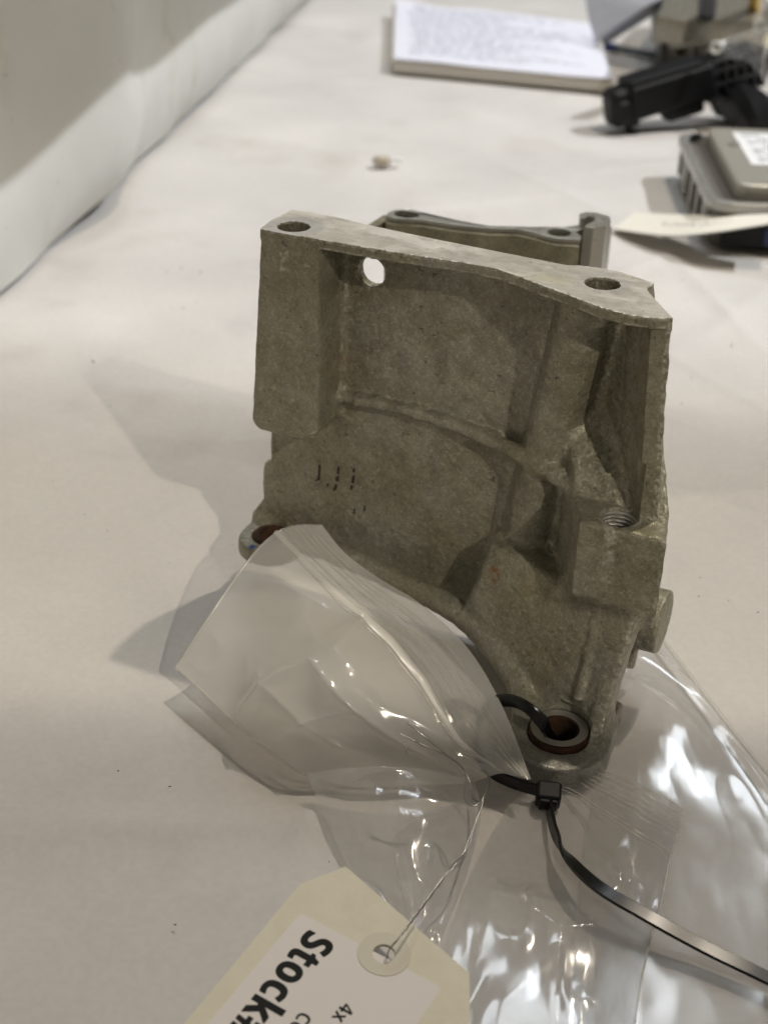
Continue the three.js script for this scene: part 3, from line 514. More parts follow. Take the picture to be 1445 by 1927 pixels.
// ---------------------------------------------------------------- manila tag with sticker and wire
{
  const A = onY(565, 1665, 0.013), B = onY(883, 1833, 0.009), Cc = onY(360, 1905, 0.012), n = B.clone().sub(A).cross(Cc.clone().sub(A)).normalize(); if (n.y < 0) n.negate();
  const onT = (x, y) => { const d = ray(x, y); return camera.position.clone().addScaledVector(d, A.clone().sub(camera.position).dot(n) / d.dot(n)); };
  const O = onT(722, 1797), ea = onT(385, 1927).sub(onT(548, 1733)).normalize(), eb = new THREE.Vector3().crossVectors(ea, n).normalize();
  if (eb.dot(onT(700, 1850).sub(onT(580, 1722))) < 0) eb.negate();
  const loc = (x, y) => { const q = onT(x, y).sub(O); return new THREE.Vector2(q.dot(ea), q.dot(eb)); };
  const tag = thing('paper_tag', 'manila paper tag with clipped corners, white sticker and reinforced hole, in the front', 'tag', null, O);
  const zz = new THREE.Vector3().crossVectors(ea, eb); tag.quaternion.setFromRotationMatrix(new THREE.Matrix4().makeBasis(ea, eb, zz)); tag.updateMatrixWorld(true);
  const up = zz.y > 0 ? 1 : -1;
  const sh = new THREE.Shape([[565, 1665], [650, 1632], [883, 1833], [884, 1990], [640, 2240], [130, 2190]].map(([x, y]) => loc(x, y)));
  const hole = new THREE.Path(); hole.absarc(0, 0, 0.0031, 0, Math.PI * 2, true); sh.holes.push(hole);
  const th = 0.0005, card = new THREE.ExtrudeGeometry(sh, { depth: th, bevelEnabled: true, bevelSize: 0.00006, bevelThickness: 0.00006, bevelSegments: 1, curveSegments: 40 }).translate(0, 0, -th / 2);
  const cardTex = dataTex(512, (u, v) => { const a = tfbm(u, v, 9, 71, 4), b = tnoise(u, v, 200, 72); return [0.86 + 0.02 * a + 0.012 * b, 0.835 + 0.022 * a + 0.012 * b, 0.755 + 0.03 * a + 0.012 * b]; }, true); cardTex.repeat.set(25, 25);
  part(tag, 'card', card, new THREE.MeshStandardMaterial({ map: cardTex, roughness: 0.75 }));
  const ring = new THREE.Shape(); ring.absarc(0, 0, 0.0074, 0, Math.PI * 2); const rh = new THREE.Path(); rh.absarc(0, 0, 0.0033, 0, Math.PI * 2, true); ring.holes.push(rh);
  part(tag, 'reinforcement_ring', new THREE.ExtrudeGeometry(ring, { depth: 0.00018, bevelEnabled: true, bevelSize: 0.00008, bevelThickness: 0.00005, bevelSegments: 2, curveSegments: 60 }).translate(0, 0, up * th / 2 + (up > 0 ? 0.0001 : -0.0003)), new THREE.MeshPhysicalMaterial({ color: rgb(0.64, 0.6, 0.49), roughness: 0.75 }), 'clear paper hole reinforcement');
  // sticker: canvas x runs along ea (reading direction), canvas y runs against eb
  const c0 = loc(566, 1719), SW = 0.06, SHt = 0.046, pm = 22, cv = document.createElement('canvas'); cv.width = Math.round(SW * 1000 * pm); cv.height = Math.round(SHt * 1000 * pm);
  const g = cv.getContext('2d'); g.fillStyle = 'rgb(226,220,214)'; g.fillRect(0, 0, cv.width, cv.height); g.fillStyle = 'rgb(12,12,10)';
  const cxy = (x, y) => { const q = loc(x, y).sub(c0); return [q.x * 1000 * pm, cv.height - q.y * 1000 * pm]; };
  const put = (txt, x, y, mm, font) => { const [a, b] = cxy(x, y); g.font = font + ' ' + Math.round(mm * pm) + 'px sans-serif'; g.textBaseline = 'middle'; g.fillText(txt, a, b); if (mm > 8) { g.strokeStyle = 'rgb(12,12,10)'; g.lineWidth = 9; g.lineJoin = 'round'; g.strokeText(txt, a, b); } };
  put('Stock#', 607, 1762, 12.6, 'bold'); put('4x', 657, 1893, 5.6, 'bold'); put('Co', 578, 1909, 5.4, 'bold');
  const ct = new THREE.CanvasTexture(cv); ct.colorSpace = THREE.SRGBColorSpace;
  const rr = new THREE.Shape(), R = 0.0022, x0 = c0.x, y0 = c0.y; rr.moveTo(x0 + R, y0); rr.lineTo(x0 + SW, y0); rr.lineTo(x0 + SW, y0 + SHt); rr.lineTo(x0 + R, y0 + SHt); rr.quadraticCurveTo(x0, y0 + SHt, x0, y0 + SHt - R); rr.lineTo(x0, y0 + R); rr.quadraticCurveTo(x0, y0, x0 + R, y0);
  const sg = new THREE.ShapeGeometry(rr, 12), uvp = sg.attributes.position, uva = sg.attributes.uv; for (let i = 0; i < uvp.count; i++) uva.setXY(i, (uvp.getX(i) - x0) / SW, (uvp.getY(i) - y0) / SHt);
  if (up < 0) { const ix = sg.index.array; for (let i = 0; i < ix.length; i += 3) { const q = ix[i]; ix[i] = ix[i + 1]; ix[i + 1] = q; } sg.computeVertexNormals(); }
  sg.translate(0, 0, up * (th / 2 + 0.00012));
  part(tag, 'sticker', sg, new THREE.MeshStandardMaterial({ map: ct, roughness: 0.85 }), 'white printed sticker with bold black lettering');

  // wire
  const wire = thing('tag_wire', 'thin twisted steel wire tying the manila tag to the clear bag', 'wire', null, onY(880, 1560, 0.015));
  const px = (l) => l.map(([x, y, h]) => onY(x, y, h / 1000));
  const main = curve(px([[728, 1808, 8], [733, 1786, 15], [752, 1764, 17], [781, 1724, 16], [805, 1692, 15], [840, 1645, 15], [876, 1598, 17], [897, 1540, 19], [910, 1500, 21], [921, 1470, 20], [913, 1452, 17], [905, 1450, 14]]));
  const strand = (ph) => { const P = []; for (let i = 0; i <= 420; i++) { const t = i / 420, p = main.getPointAt(t), T = main.getTangentAt(t), s = V(0, 1, 0).cross(T).normalize(), u = T.clone().cross(s), tw = t < 0.14 ? 0.0001 : 0.00028, a = ph + t * 62 + 8 * Math.sin(t * 5); P.push(p.addScaledVector(s, Math.cos(a) * tw).addScaledVector(u, Math.sin(a) * tw)); } return new THREE.TubeGeometry(new THREE.CatmullRomCurve3(P), 900, 0.00018, 6); };
  part(wire, 'strand', local(wire, strand(0)), M.wire); part(wire, 'strand', local(wire, strand(Math.PI)), M.wire);
  for (const l of [[[764, 1358, 36], [800, 1388, 34], [838, 1420, 30], [862, 1438, 27], [874, 1452, 25], [886, 1478, 23], [889, 1502, 21], [904, 1508, 19], [915, 1488, 20]], [[753, 1381, 33], [800, 1404, 31], [842, 1424, 28], [868, 1444, 25], [873, 1470, 23], [876, 1508, 20], [894, 1516, 19], [912, 1500, 20]], [[762, 1398, 30], [763, 1412, 29], [768, 1424, 27]]]) part(wire, 'loose_end', local(wire, tube(px(l), 0.00022, 90, 6)), M.wire);
}

// ---------------------------------------------------------------- second bracket, behind the first
function prism(list, y1, y0, bevel = 0.0006, holes = []) {   // outline given where it is seen at height y1, walls down to y0
  const P = list.map(([x, y]) => { const q = onY(x, y, y1); return new THREE.Vector2(q.x, -q.z); }), sh = new THREE.Shape(P);
  for (const [x, y, r] of holes) { const q = onY(x, y, y1), h = new THREE.Path(); h.absarc(q.x, -q.z, r, 0, Math.PI * 2, true); sh.holes.push(h); }
  return smoothBy(new THREE.ExtrudeGeometry(sh, { depth: y1 - y0 - 2 * bevel, bevelEnabled: true, bevelSize: bevel, bevelOffset: -bevel, bevelThickness: bevel, bevelSegments: 2, curveSegments: 28 }).rotateX(-Math.PI / 2).translate(0, y0 + bevel, 0), 35);
}
const uvBox = (g, k = 0.04) => { const p = g.attributes.position, n = g.attributes.normal, uv = []; for (let i = 0; i < p.count; i++) { const a = Math.abs(n.getX(i)), b = Math.abs(n.getY(i)), c = Math.abs(n.getZ(i)); uv.push(...(b > a && b > c ? [p.getX(i), p.getZ(i)] : a > c ? [p.getZ(i), p.getY(i)] : [p.getX(i), p.getY(i)]).map((q) => q / k)); } g.setAttribute('uv', new THREE.Float32BufferAttribute(uv, 2)); return g; };
{
  const castMap = dataTex(256, (u, v) => { const a = tfbm(u, v, 6, 81, 4), b = tnoise(u, v, 60, 82); const k = 0.25 + 0.1 * a + 0.05 * b; return [k, k * 0.94, k * 0.66]; }, false);
  const face = new THREE.MeshStandardMaterial({ color: rgb(0.42, 0.41, 0.37), metalness: 0.5, roughness: 0.6, roughnessMap: castRough });
  const skin = new THREE.MeshStandardMaterial({ map: castMap, metalness: 0.4, roughness: 0.62 });
  const b = thing('engine_bracket', 'second cast bracket standing behind the large one, showing its top face and a tubular end', 'bracket', null, onY(920, 440, 0));
  const T = 0.112, fr = [[726, 406], [740, 409], [794, 413], [853, 422], [922, 429], [974, 430], [1002, 436], [1026, 443], [1047, 448], [1090, 451]];
  const out = [...fr, [1094, 445], [1084, 436], [1066, 429], [1052, 426.5], [991, 426], [922, 424.5], [860, 414], [825, 406.5], [790, 399], [765, 394.5], [745, 394], [730, 399]];
  part(b, 'top_flange', local(b, uvBox(prism(out, T, T - 0.0022, 0.0004, [[766, 402, 0.0058], [1052, 437, 0.0052]]))), face, 'pale machined top face with two bolt holes');
  for (const [x, y, r] of [[766, 402, 0.0058], [1052, 437, 0.0052]]) { const q = onY(x, y, T); part(b, 'bolt_boss', local(b, uvBox(new THREE.LatheGeometry([[0, -0.032], [r + 0.004, -0.032], [r + 0.004, -0.0023], [r + 0.0001, -0.0023], [r + 0.0001, -0.028], [0, -0.028]].map(([a, c]) => new THREE.Vector2(a, c)), 32).translate(q.x, T, q.z))), skin); }
  const wall = new THREE.Shape(); const W0 = fr.map(([x, y]) => onY(x, y, T)); W0.forEach((q, i) => i ? wall.lineTo(q.x, -q.z + 0.0012) : wall.moveTo(q.x, -q.z - 0.0016 + 0.003)); [...W0].reverse().forEach((q) => wall.lineTo(q.x, -q.z + 0.0052));
  const wl = smoothBy(new THREE.ExtrudeGeometry(wall, { depth: T - 0.0022 - 0.0036, bevelEnabled: false }).rotateX(-Math.PI / 2).translate(0, 0.0034, 0.0042), 40);
  part(b, 'wall', local(b, uvBox(wl)), skin);
  part(b, 'side_arm', local(b, uvBox(prism([[724, 400], [735, 411], [692, 432], [660, 444], [650, 436], [690, 421]], T - 0.004, 0.094, 0.002))), skin);
  part(b, 'rib', local(b, tube([onY(1050, 478, 0.098), onY(1052, 500, 0.086), onY(1052, 540, 0.07)].map((q) => q.add(V(0, 0, 0.002))), 0.0035, 20, 10)), skin);
  part(b, 'bridge', local(b, uvBox(prism([[1058, 426.5], [1092, 421], [1108, 412], [1122, 415], [1112, 424], [1085, 434]], T - 0.0005, T - 0.03, 0.001))), face);
  part(b, 'tubular_boss', local(b, uvBox(prism([[1090, 401], [1100, 398], [1122, 399], [1147, 406], [1149, 414], [1140, 424], [1116, 428], [1098, 426], [1104, 420], [1118, 413], [1117, 407], [1107, 405], [1099, 410], [1092, 409]], T + 0.004, 0.004, 0.0008))), face);
  part(b, 'boss_flat', local(b, uvBox(prism([[1136, 428], [1147, 420], [1151, 428], [1140, 436]], T - 0.016, 0.02, 0.0006))), face);
}
// the table holds a few more things behind
// ---------------------------------------------------------------- notepad and pen
{
  const c = [onY(745, 8, 0.014), onY(1112, 44, 0.014), onY(1153, 149, 0.014), onY(742, 111, 0.014)];
  const pad = thing('notepad', 'thick spiral notepad with a handwritten page, at the far end of the table', 'notepad', null, c[3].clone().setY(0));
  const cv = document.createElement('canvas'); cv.width = 1024; cv.height = 1280; const g = cv.getContext('2d'), r = mulberry(5);
  g.fillStyle = 'rgb(222,222,232)'; g.fillRect(0, 0, 1024, 1280);
  g.strokeStyle = 'rgba(150,165,205,0.6)'; g.lineWidth = 2; for (let y = 90; y < 1280; y += 38) { g.beginPath(); g.moveTo(0, y); g.lineTo(1024, y); g.stroke(); }
  g.strokeStyle = 'rgba(44,48,70,0.95)'; g.lineWidth = 6;
  for (let y = 84; y < 1150; y += 38) { let x = 60 + r() * 60; const end = 500 + r() * 460; while (x < end) { const w = 30 + r() * 90; g.beginPath(); g.moveTo(x, y); for (let k = 0; k < w; k += 8) g.lineTo(x + k, y - (r() < 0.25 ? 24 : 13) * r()); g.stroke(); x += w + 18; } }
  const tex = new THREE.CanvasTexture(cv); tex.colorSpace = THREE.SRGBColorSpace;
  const bil = (s, t, dy, grow = 0) => { const a = c[3].clone().lerp(c[2], s), b = c[0].clone().lerp(c[1], s), p = a.lerp(b, t); p.y += dy; return p; };
  const slab = (y0, y1, sh, wob) => { const P = []; for (const [s, t] of [[0, 0], [1, 0], [1, 1], [0, 1]]) P.push(bil(s, t, 0)); const pts = []; const n = 70; for (let i = 0; i <= n; i++) { const q = P[0].clone().lerp(P[1], i / n); q.z += sh + wob * (i % 2); pts.push(new THREE.Vector2(q.x, -q.z)); } for (let i = 0; i <= n; i++) { const q = P[1].clone().lerp(P[2], i / n); pts.push(new THREE.Vector2(q.x, -q.z)); } for (let i = 0; i <= n; i++) { const q = P[3].clone().lerp(P[0], i / n); q.x -= wob * (i % 2); pts.push(new THREE.Vector2(q.x, -q.z)); } return new THREE.ExtrudeGeometry(new THREE.Shape(pts), { depth: y1 - y0, bevelEnabled: false }).rotateX(-Math.PI / 2).translate(0, y0, 0); };
  const pageM = new THREE.MeshStandardMaterial({ color: rgb(0.66, 0.62, 0.55), roughness: 0.85 });
  for (let i = 0; i < 6; i++) part(pad, 'page_block', local(pad, slab(0.001 + i * 0.0021, 0.0024 + i * 0.0021, 0.002 - 0.0012 * Math.abs(i - 2), 0.0022 + 0.0006 * (i % 3))), pageM);
  part(pad, 'top_page', local(pad, gridGeo(40, 40, (s, t) => { const p = bil(s, t, 0.0004 + 0.0022 * Math.sin(s * 3) * t + 0.006 * sstep(0.75, 1, t) * sstep(0.3, 0, s) + 0.001 * noise(s * 5, t * 5)); return p; })), new THREE.MeshStandardMaterial({ map: tex, roughness: 0.7, side: THREE.DoubleSide }));
  const a = onY(1140, 88, 0.006), b = onY(1268, 112, 0.006);
  const pen = thing('pen', 'dark blue and grey pen lying beside the notepad', 'pen', null, a);
  const tb = (p, q, rr) => new THREE.TubeGeometry(new THREE.LineCurve3(p, q), 4, rr, 16);
  const m1 = a.clone().lerp(b, 0.16);
  part(pen, 'cap', local(pen, tb(a, m1, 0.0052)), new THREE.MeshStandardMaterial({ color: rgb(0.01, 0.025, 0.09), roughness: 0.4 }));
  part(pen, 'barrel', local(pen, tb(m1, b, 0.0045)), new THREE.MeshStandardMaterial({ color: rgb(0.09, 0.1, 0.11), roughness: 0.35 }));
}
// ---------------------------------------------------------------- control unit and its handwritten tag
{
  const A = onY(1272, 247, 0.034), B = onY(1334, 380, 0.034), yaw = Math.atan2(B.x - A.x, B.z - A.z), len = A.distanceTo(B), wid = 0.19;
  const ecu = thing('control_unit', 'flat metal control unit with a raised lid and label at the right edge', 'control unit', null, A.clone().setY(0)); ecu.rotation.y = yaw; ecu.updateMatrixWorld(true);
  const rr = (x0, z0, w, l, R) => { const s = new THREE.Shape(); s.moveTo(x0 + R, z0); s.lineTo(x0 + w - R, z0); s.quadraticCurveTo(x0 + w, z0, x0 + w, z0 + R); s.lineTo(x0 + w, z0 + l - R); s.quadraticCurveTo(x0 + w, z0 + l, x0 + w - R, z0 + l); s.lineTo(x0 + R, z0 + l); s.quadraticCurveTo(x0, z0 + l, x0, z0 + l - R); s.lineTo(x0, z0 + R); s.quadraticCurveTo(x0, z0, x0 + R, z0); return s; };
  const slab = (x0, z0, w, l, R, y0, y1, bv) => smoothBy(new THREE.ExtrudeGeometry(rr(x0, z0, w, l, R), { depth: y1 - y0 - 2 * bv, bevelEnabled: true, bevelSize: bv, bevelOffset: -bv, bevelThickness: bv, bevelSegments: 3, curveSegments: 10 }).rotateX(Math.PI / 2).translate(0, y1 - bv, 0), 40);
  const alu = new THREE.MeshStandardMaterial({ color: rgb(0.4, 0.39, 0.36), metalness: 0.5, roughness: 0.42, roughnessMap: castRough }), dark = new THREE.MeshStandardMaterial({ color: rgb(0.13, 0.118, 0.1), metalness: 0.3, roughness: 0.6 }), lidM = new THREE.MeshStandardMaterial({ color: rgb(0.5, 0.475, 0.41), metalness: 0.5, roughness: 0.35 });
  part(ecu, 'base', slab(0.006, 0.004, wid - 0.012, len - 0.008, 0.014, 0.003, 0.027, 0.001), dark);
  { const o = rr(0, 0, wid, len, 0.02); const hl = new THREE.Path(rr(0.007, 0.007, wid - 0.014, len - 0.014, 0.015).getPoints(8).reverse()); o.holes.push(hl);
    part(ecu, 'rim', smoothBy(new THREE.ExtrudeGeometry(o, { depth: 0.0045, bevelEnabled: true, bevelSize: 0.001, bevelOffset: -0.001, bevelThickness: 0.001, bevelSegments: 3, curveSegments: 10 }).rotateX(Math.PI / 2).translate(0, 0.0325, 0), 40), alu); }
  part(ecu, 'channel', slab(0.005, 0.005, wid - 0.01, len - 0.01, 0.016, 0.024, 0.0295, 0.0005), dark);
  part(ecu, 'lid', slab(0.021, 0.009, wid - 0.04, len - 0.028, 0.012, 0.0285, 0.041, 0.0022), lidM);
  const slotM = M.blackMatte;
  for (const z of [0.014, 0.078, 0.108, 0.138]) part(ecu, 'vent_slot', new RoundedBoxGeometry(0.004, 0.018, z < 0.02 ? 0.012 : 0.011, 2, 0.001).translate(0.0055, 0.013, z), slotM);
  for (const z of [0.046, 0.062, 0.093, 0.123, 0.153]) part(ecu, 'fin', new RoundedBoxGeometry(0.007, 0.022, 0.006, 2, 0.001).translate(0.0045, 0.0145, z), alu);
  part(ecu, 'socket', new RoundedBoxGeometry(0.03, 0.014, 0.006, 2, 0.001).translate(0.026, 0.011, len - 0.003), slotM);
  part(ecu, 'socket_latch', new RoundedBoxGeometry(0.007, 0.011, 0.004, 2, 0.001).translate(0.043, 0.011, len - 0.0005), new THREE.MeshStandardMaterial({ color: rgb(0.006, 0.02, 0.08), roughness: 0.5 }));
  part(ecu, 'socket', new RoundedBoxGeometry(0.09, 0.016, 0.006, 2, 0.001).translate(0.13, 0.011, len - 0.003), slotM);
  part(ecu, 'screw', new THREE.CylinderGeometry(0.0045, 0.0045, 0.002, 24).translate(0.034, 0.0415, 0.06), M.steel);
  part(ecu, 'screw', new THREE.CylinderGeometry(0.004, 0.004, 0.003, 24).translate(0.014, 0.0335, 0.012), M.blackMatte);
  const cv = document.createElement('canvas'); cv.width = 512; cv.height = 700; const g = cv.getContext('2d'), r = mulberry(15); g.fillStyle = 'rgb(232,232,232)'; g.fillRect(0, 0, 512, 700); g.fillStyle = 'rgba(60,66,80,0.8)';
  g.fillRect(40, 40, 120, 26); g.fillRect(220, 44, 240, 18); for (let y = 110; y < 640; y += 34) { let x = 60; while (x < 440) { const w = 10 + r() * 46; if (r() > 0.25) g.fillRect(x, y, w, 12 + r() * 8); x += w + 10; } }
  const tex = new THREE.CanvasTexture(cv); tex.colorSpace = THREE.SRGBColorSpace;
  part(ecu, 'label_sticker', new THREE.BoxGeometry(0.062, 0.0004, 0.088).translate(0.069, 0.0415, 0.07), new THREE.MeshStandardMaterial({ map: tex, roughness: 0.45 }));

  const tg = thing('paper_tag', 'curved cream paper tag with a handwritten scrawl lying before the control unit', 'tag', null, onY(1300, 425, 0));
  const rows = [[[1192, 399, 6], [1262, 403, 14], [1345, 405, 23], [1462, 402, 31]], [[1152, 431, 2], [1250, 443, 11], [1335, 438, 21], [1462, 419, 31]]];
  const f = net(rows), c2 = document.createElement('canvas'); c2.width = 1024; c2.height = 512; const h = c2.getContext('2d'); h.fillStyle = 'rgb(228,224,212)'; h.fillRect(0, 0, 1024, 512); h.strokeStyle = 'rgba(40,40,48,0.85)'; h.lineWidth = 7; h.lineCap = 'round';
  h.beginPath(); h.moveTo(360, 250); for (const [x, y] of [[310, 200], [300, 270], [370, 290], [400, 210], [420, 280], [440, 220], [465, 285], [490, 215], [505, 280], [545, 205], [540, 290], [585, 240], [610, 290], [640, 200], [655, 285], [690, 220], [720, 270], [760, 230], [800, 250]]) h.lineTo(x, y); h.stroke();
  const tt = new THREE.CanvasTexture(c2); tt.colorSpace = THREE.SRGBColorSpace;
  const top = gridGeo(60, 12, f, (s, t) => [s, 1 - t]); 
  part(tg, 'card', local(tg, top), new THREE.MeshStandardMaterial({ map: tt, roughness: 0.7, side: THREE.DoubleSide }));
  part(tg, 'card_edge', local(tg, ribbon(Array.from({ length: 12 }, (_, i) => f(i / 11, 1)), 0.0009, 0.0004, () => V(0, 1, 0), 40)), new THREE.MeshStandardMaterial({ color: rgb(0.72, 0.7, 0.66), roughness: 0.7 }));
}
// ---------------------------------------------------------------- black connector, black cable boot
{
  const P0 = onY(1163, 200, 0.021), P1 = onY(1428, 118, 0.052), L = P0.distanceTo(P1), d = P1.clone().sub(P0).normalize();
  const con = thing('wiring_connector', 'long black plastic connector housing propped at a slant behind the control unit', 'connector', null, P0);
  const z = new THREE.Vector3().crossVectors(d, V(0, 1, 0)).normalize(), y = z.clone().cross(d); con.quaternion.setFromRotationMatrix(new THREE.Matrix4().makeBasis(d, y, z)); con.updateMatrixWorld(true);
  const bx = (w, h, dp, x, yy, zz, r = 0.0015) => new RoundedBoxGeometry(w, h, dp, 3, r).translate(x, yy, zz);
  const bm = M.blackMatte, ribM = new THREE.MeshStandardMaterial({ color: rgb(0.016, 0.016, 0.018), roughness: 0.4 });
  part(con, 'housing', mergeGeometries([bx(L * 0.58, 0.030, 0.032, L * 0.29 + 0.006, 0.002, 0, 0.004), bx(L * 0.5, 0.006, 0.026, L * 0.3, 0.0185, 0, 0.002)]), bm);
  part(con, 'end_cap', mergeGeometries([bx(0.03, 0.033, 0.026, 0.004, 0, 0, 0.007), bx(0.012, 0.02, 0.03, -0.002, -0.002, 0.002, 0.004), bx(0.012, 0.022, 0.02, 0.006, -0.006, 0.004)]), bm);
  part(con, 'grid_block', bx(L * 0.42, 0.034, 0.026, L * 0.78, 0.0, -0.004, 0.002), bm);
  for (let i = 0; i < 7; i++) part(con, 'grid_rib', bx(0.0024, 0.034, 0.004, L * (0.58 + i * 0.066), 0, 0.0105, 0.0006), ribM);
  for (const yy of [-0.016, -0.004, 0.008, 0.0165]) part(con, 'grid_rib', bx(L * 0.41, 0.0022, 0.004, L * 0.78, yy, 0.0105, 0.0006), ribM);
  part(con, 'latch', bx(L * 0.26, 0.014, 0.02, L * 0.42, -0.017, 0.004, 0.004), bm);
  part(con, 'foot', new THREE.ConeGeometry(0.008, 0.026, 4).rotateZ(0.35).translate(0.004, -0.02, 0.008), bm);
  const boot = thing('rubber_boot', 'blocky black rubber cable boot under the raised end of the connector', 'cable boot', null, onY(1420, 215, 0));
  const pts = [[1375, 178, 20], [1400, 200, 22], [1440, 228, 22], [1500, 262, 20]].map(([a, b, h]) => onY(a, b, h / 1000));
  part(boot, 'sleeve', local(boot, ribbon(pts, 0.036, 0.034, () => V(0.3, 0.2, 0.9), 40)), bm);
  part(boot, 'lip', local(boot, ribbon(pts.slice(0, 2).map((q, i) => i ? pts[0].clone().lerp(pts[1], 0.35) : q), 0.041, 0.039, () => V(0.3, 0.2, 0.9), 6)), bm);
}
// ---------------------------------------------------------------- castings and clutter in the far right corner
{
  const metal = new THREE.MeshStandardMaterial({ color: rgb(0.3, 0.28, 0.23), metalness: 0.45, roughness: 0.5, roughnessMap: castRough });
  const dk = new THREE.MeshStandardMaterial({ color: rgb(0.05, 0.045, 0.04), metalness: 0.2, roughness: 0.6 });
  const cst = thing('metal_casting', 'grey brown metal casting with a bored lug, behind the connector', 'casting', null, onY(1290, 100, 0));
  const pl = onY(1270, 108, 0.0), bs = onY(1270, 80, 0.03);
  const lug = new THREE.LatheGeometry([[0.0055, -0.02], [0.0125, -0.02], [0.0138, -0.018], [0.0138, 0.018], [0.0125, 0.02], [0.0055, 0.02], [0.0055, -0.02]].map(([a, b]) => new THREE.Vector2(a, b)), 32).rotateX(Math.PI / 2).rotateY(0.15).translate(bs.x, bs.y, bs.z);
  part(cst, 'lug', local(cst, lug), metal);
  part(cst, 'body', local(cst, uvBox(prism([[1228, 52], [1262, 66], [1312, 60], [1330, 92], [1440, 90], [1470, 20], [1400, -40], [1260, -30], [1225, 10]], 0.05, 0.035, 0.004))), metal);
  part(cst, 'upper_body', local(cst, uvBox(prism([[1235, 28], [1290, 36], [1420, 36], [1450, -30], [1260, -40]], 0.075, 0.05, 0.005))), metal);
  part(cst, 'clamp', local(cst, uvBox(prism([[1240, 36], [1262, 40], [1264, 60], [1246, 62]], 0.052, 0.02, 0.003))), dk);
  part(cst, 'leg', local(cst, uvBox(prism([[1296, 62], [1316, 60], [1330, 70], [1304, 74]], 0.036, 0.001, 0.003))), metal);
  part(cst, 'leg', local(cst, uvBox(prism([[1400, 92], [1450, 90], [1460, 70], [1400, 70]], 0.036, 0.001, 0.003))), dk);
  const bar = thing('plastic_bar', 'upright grey plastic bar in front of the metal casting', 'bar', null, onY(1325, 98, 0.03));
  const b0 = onY(1322, 96, 0.03), b1 = onY(1332, -60, 0.13);
  const rb = ribbon([b0, b0.clone().lerp(b1, 0.5), b1], 0.0145, 0.008, () => V(1, 0, 0.2), 20); part(bar, 'web', local(bar, rb), new THREE.MeshStandardMaterial({ color: rgb(0.1, 0.1, 0.115), roughness: 0.4 }));
  part(bar, 'edge_bead', local(bar, tube([b0, b1].map((q) => q.clone().add(V(0.0075, 0, 0.002))), 0.0022, 8, 10)), new THREE.MeshStandardMaterial({ color: rgb(0.16, 0.16, 0.18), roughness: 0.4 }));
  const slv = thing('plastic_sleeve', 'grey plastic sleeve standing on its corner beside the notepad', 'sleeve', null, onY(1122, 84, 0.016));
  const fs = net([[[1098, -20, 60], [1160, -20, 70], [1285, -24, 80]], [[1106, 30, 40], [1150, 22, 50], [1225, 18, 60]], [[1120, 84, 16], [1126, 82, 17], [1134, 76, 20]]]);
  part(slv, 'panel', local(slv, gridGeo(30, 30, (s, t) => { const p = fs(s, t); p.z += 0.004 * Math.sin(s * 9) * (1 - t); return p; })), new THREE.MeshPhysicalMaterial({ color: rgb(0.5, 0.52, 0.57), roughness: 0.3, transmission: 0.45, thickness: 0, side: THREE.DoubleSide }));
  part(slv, 'folded_rim', local(slv, ribbon(Array.from({ length: 10 }, (_, i) => fs(1, i / 9)), 0.011, 0.004, () => V(0.3, 1, 0.3), 30)), new THREE.MeshStandardMaterial({ color: rgb(0.13, 0.135, 0.15), roughness: 0.4 }));
  const tb = thing('brass_fitting', 'upright brass fitting with a clear flange in the far right corner', 'fitting', null, onY(1418, 40, 0.06));
  const t0 = onY(1417, 36, 0.06), t1 = onY(1424, -50, 0.12);
  part(tb, 'stem', local(tb, tube([t0, t0.clone().lerp(t1, 0.5), t1], 0.0062, 10, 20)), new THREE.MeshStandardMaterial({ color: rgb(0.62, 0.4, 0.06), metalness: 0.6, roughness: 0.3 }));
  part(tb, 'flange', local(tb, new THREE.CylinderGeometry(0.0088, 0.0088, 0.002, 30).translate(t0.x, t0.y, t0.z)), new THREE.MeshStandardMaterial({ color: rgb(0.66, 0.62, 0.52), roughness: 0.3 }));
  part(tb, 'base', local(tb, tube([onY(1412, 70, 0.045), t0], 0.0075, 6, 20)), new THREE.MeshStandardMaterial({ color: rgb(0.16, 0.12, 0.07), metalness: 0.3, roughness: 0.5 }));
  const cb = thing('plastic_bag', 'small clear bag with an eyelet resting over the black connector', 'bag', null, onY(1390, 90, 0.06));
  const fc = net([[[1347, 82, 70], [1390, 66, 74], [1450, 52, 76]], [[1352, 92, 66], [1395, 84, 70], [1437, 100, 72]], [[1370, 110, 60], [1410, 120, 64], [1436, 152, 62]]]);
  part(cb, 'panel', local(cb, gridGeo(40, 40, (s, t) => { const p = fc(s, t); p.y += 0.003 * noise(s * 5, t * 5, 3); return p; })), M.filmClear);
  part(cb, 'edge', local(cb, tube([...Array.from({ length: 8 }, (_, i) => fc(i / 7, 0)), ...Array.from({ length: 8 }, (_, i) => fc(1, (i + 1) / 8))], 0.0006, 60, 6)), M.ridge);
  const ey = new THREE.TorusGeometry(0.0043, 0.0014, 14, 30).rotateX(-0.4); const ep = onY(1347, 90, 0.072); ey.translate(ep.x, ep.y, ep.z); part(cb, 'eyelet', local(cb, ey), new THREE.MeshStandardMaterial({ color: rgb(0.6, 0.6, 0.56), roughness: 0.25, metalness: 0.4 }));
  const ct = thing('card', 'cream card standing at the far right edge behind the connector', 'card', null, onY(1445, 95, 0.03));
  part(ct, 'sheet', local(ct, gridGeo(4, 4, net([[[1446, 56, 60], [1500, 40, 70]], [[1431, 84, 50], [1500, 110, 60]]]))), new THREE.MeshStandardMaterial({ color: rgb(0.75, 0.7, 0.55), roughness: 0.7, side: THREE.DoubleSide }));
  // crumb of plaster with a scrap of ridged plastic
  const cr = thing('debris_chunk', 'small beige chunk with a white ridged scrap lying alone on the paper', 'debris', null, onY(718, 312, 0));
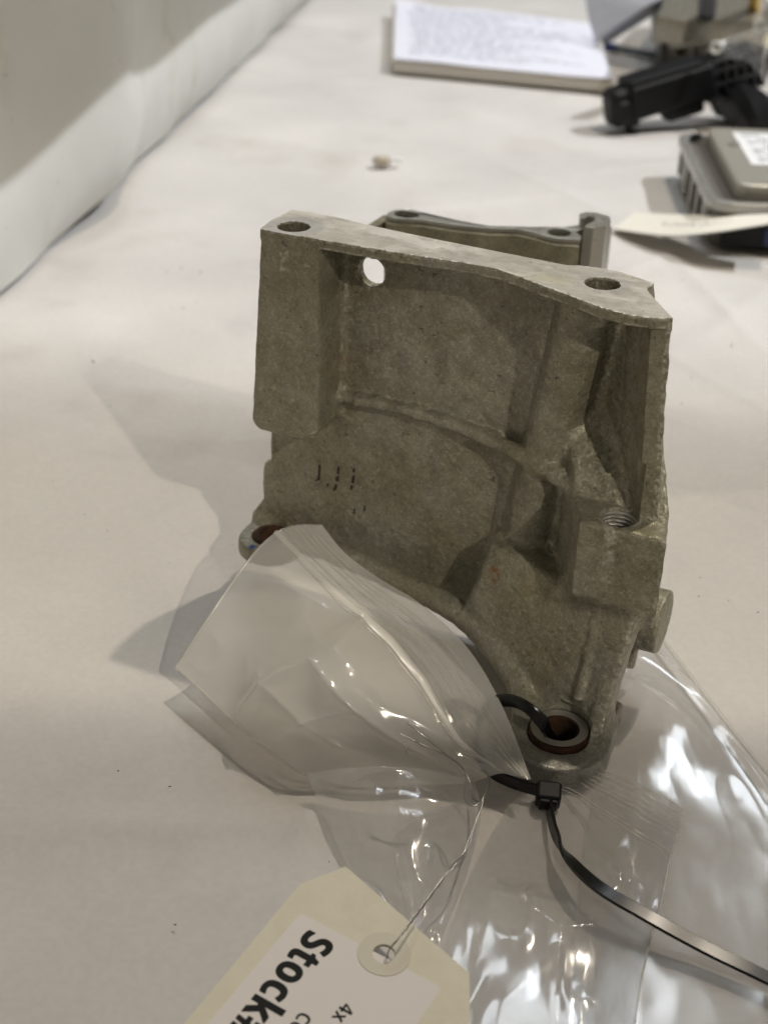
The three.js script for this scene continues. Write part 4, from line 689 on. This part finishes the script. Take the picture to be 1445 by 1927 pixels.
  const ch = new THREE.IcosahedronGeometry(0.0055, 2); { const p = ch.attributes.position; for (let i = 0; i < p.count; i++) { const x = p.getX(i), y = p.getY(i), z = p.getZ(i), k = 1 + 0.35 * noise(x * 260, y * 260, z * 260); p.setXYZ(i, x * k * 1.25, y * k * 0.8 + 0.004, z * k); } ch.computeVertexNormals(); }
  part(cr, 'chunk', ch, new THREE.MeshStandardMaterial({ color: rgb(0.46, 0.4, 0.32), roughness: 0.9 }));
  for (let i = 0; i < 4; i++) part(cr, 'ridge', new RoundedBoxGeometry(0.0016, 0.002, 0.008, 2, 0.0005).rotateY(0.5).translate(0.0075 + i * 0.0024, 0.004, -0.003), new THREE.MeshStandardMaterial({ color: rgb(0.8, 0.8, 0.78), roughness: 0.5 }));
  // dirt specks on the paper
  const sp = new THREE.InstancedMesh(new THREE.IcosahedronGeometry(0.00045, 0), new THREE.MeshStandardMaterial({ color: rgb(0.07, 0.06, 0.05), roughness: 0.9 }), 150), mt = new THREE.Matrix4();
  const spots = [[315, 511], [378, 512], [342, 505], [372, 570], [178, 682], [208, 765], [175, 680], [540, 1440], [320, 1480], [330, 1740], [1284, 527], [1376, 650], [1350, 700], [1190, 905], [1314, 1122], [1316, 1087], [1370, 1130], [1425, 1152], [345, 580], [665, 297], [690, 302], [780, 345], [850, 340]];
  for (let i = 0; i < 150; i++) { const q = i < spots.length ? onY(...spots[i], 0.0002) : V(-0.25 + rnd() * 0.6, 0.0002, -0.3 - rnd() * 0.9), k = i < spots.length ? 0.55 + rnd() * 0.5 : 0.2 + rnd() * 0.4; mt.compose(q, new THREE.Quaternion().setFromEuler(new THREE.Euler(rnd() * 6, rnd() * 6, 0)), V(k * (1 + rnd()), k * 0.5, k)); sp.setMatrixAt(i, mt); }
  sp.name = 'dirt_specks'; sp.userData = { label: 'fine dark grit scattered over the white paper', category: 'grit', kind: 'stuff' }; scene.add(shadow(sp));
}
scene.traverse((o) => { if (o.isMesh) { o.castShadow = true; o.receiveShadow = true; } });
renderer.render(scene, camera);
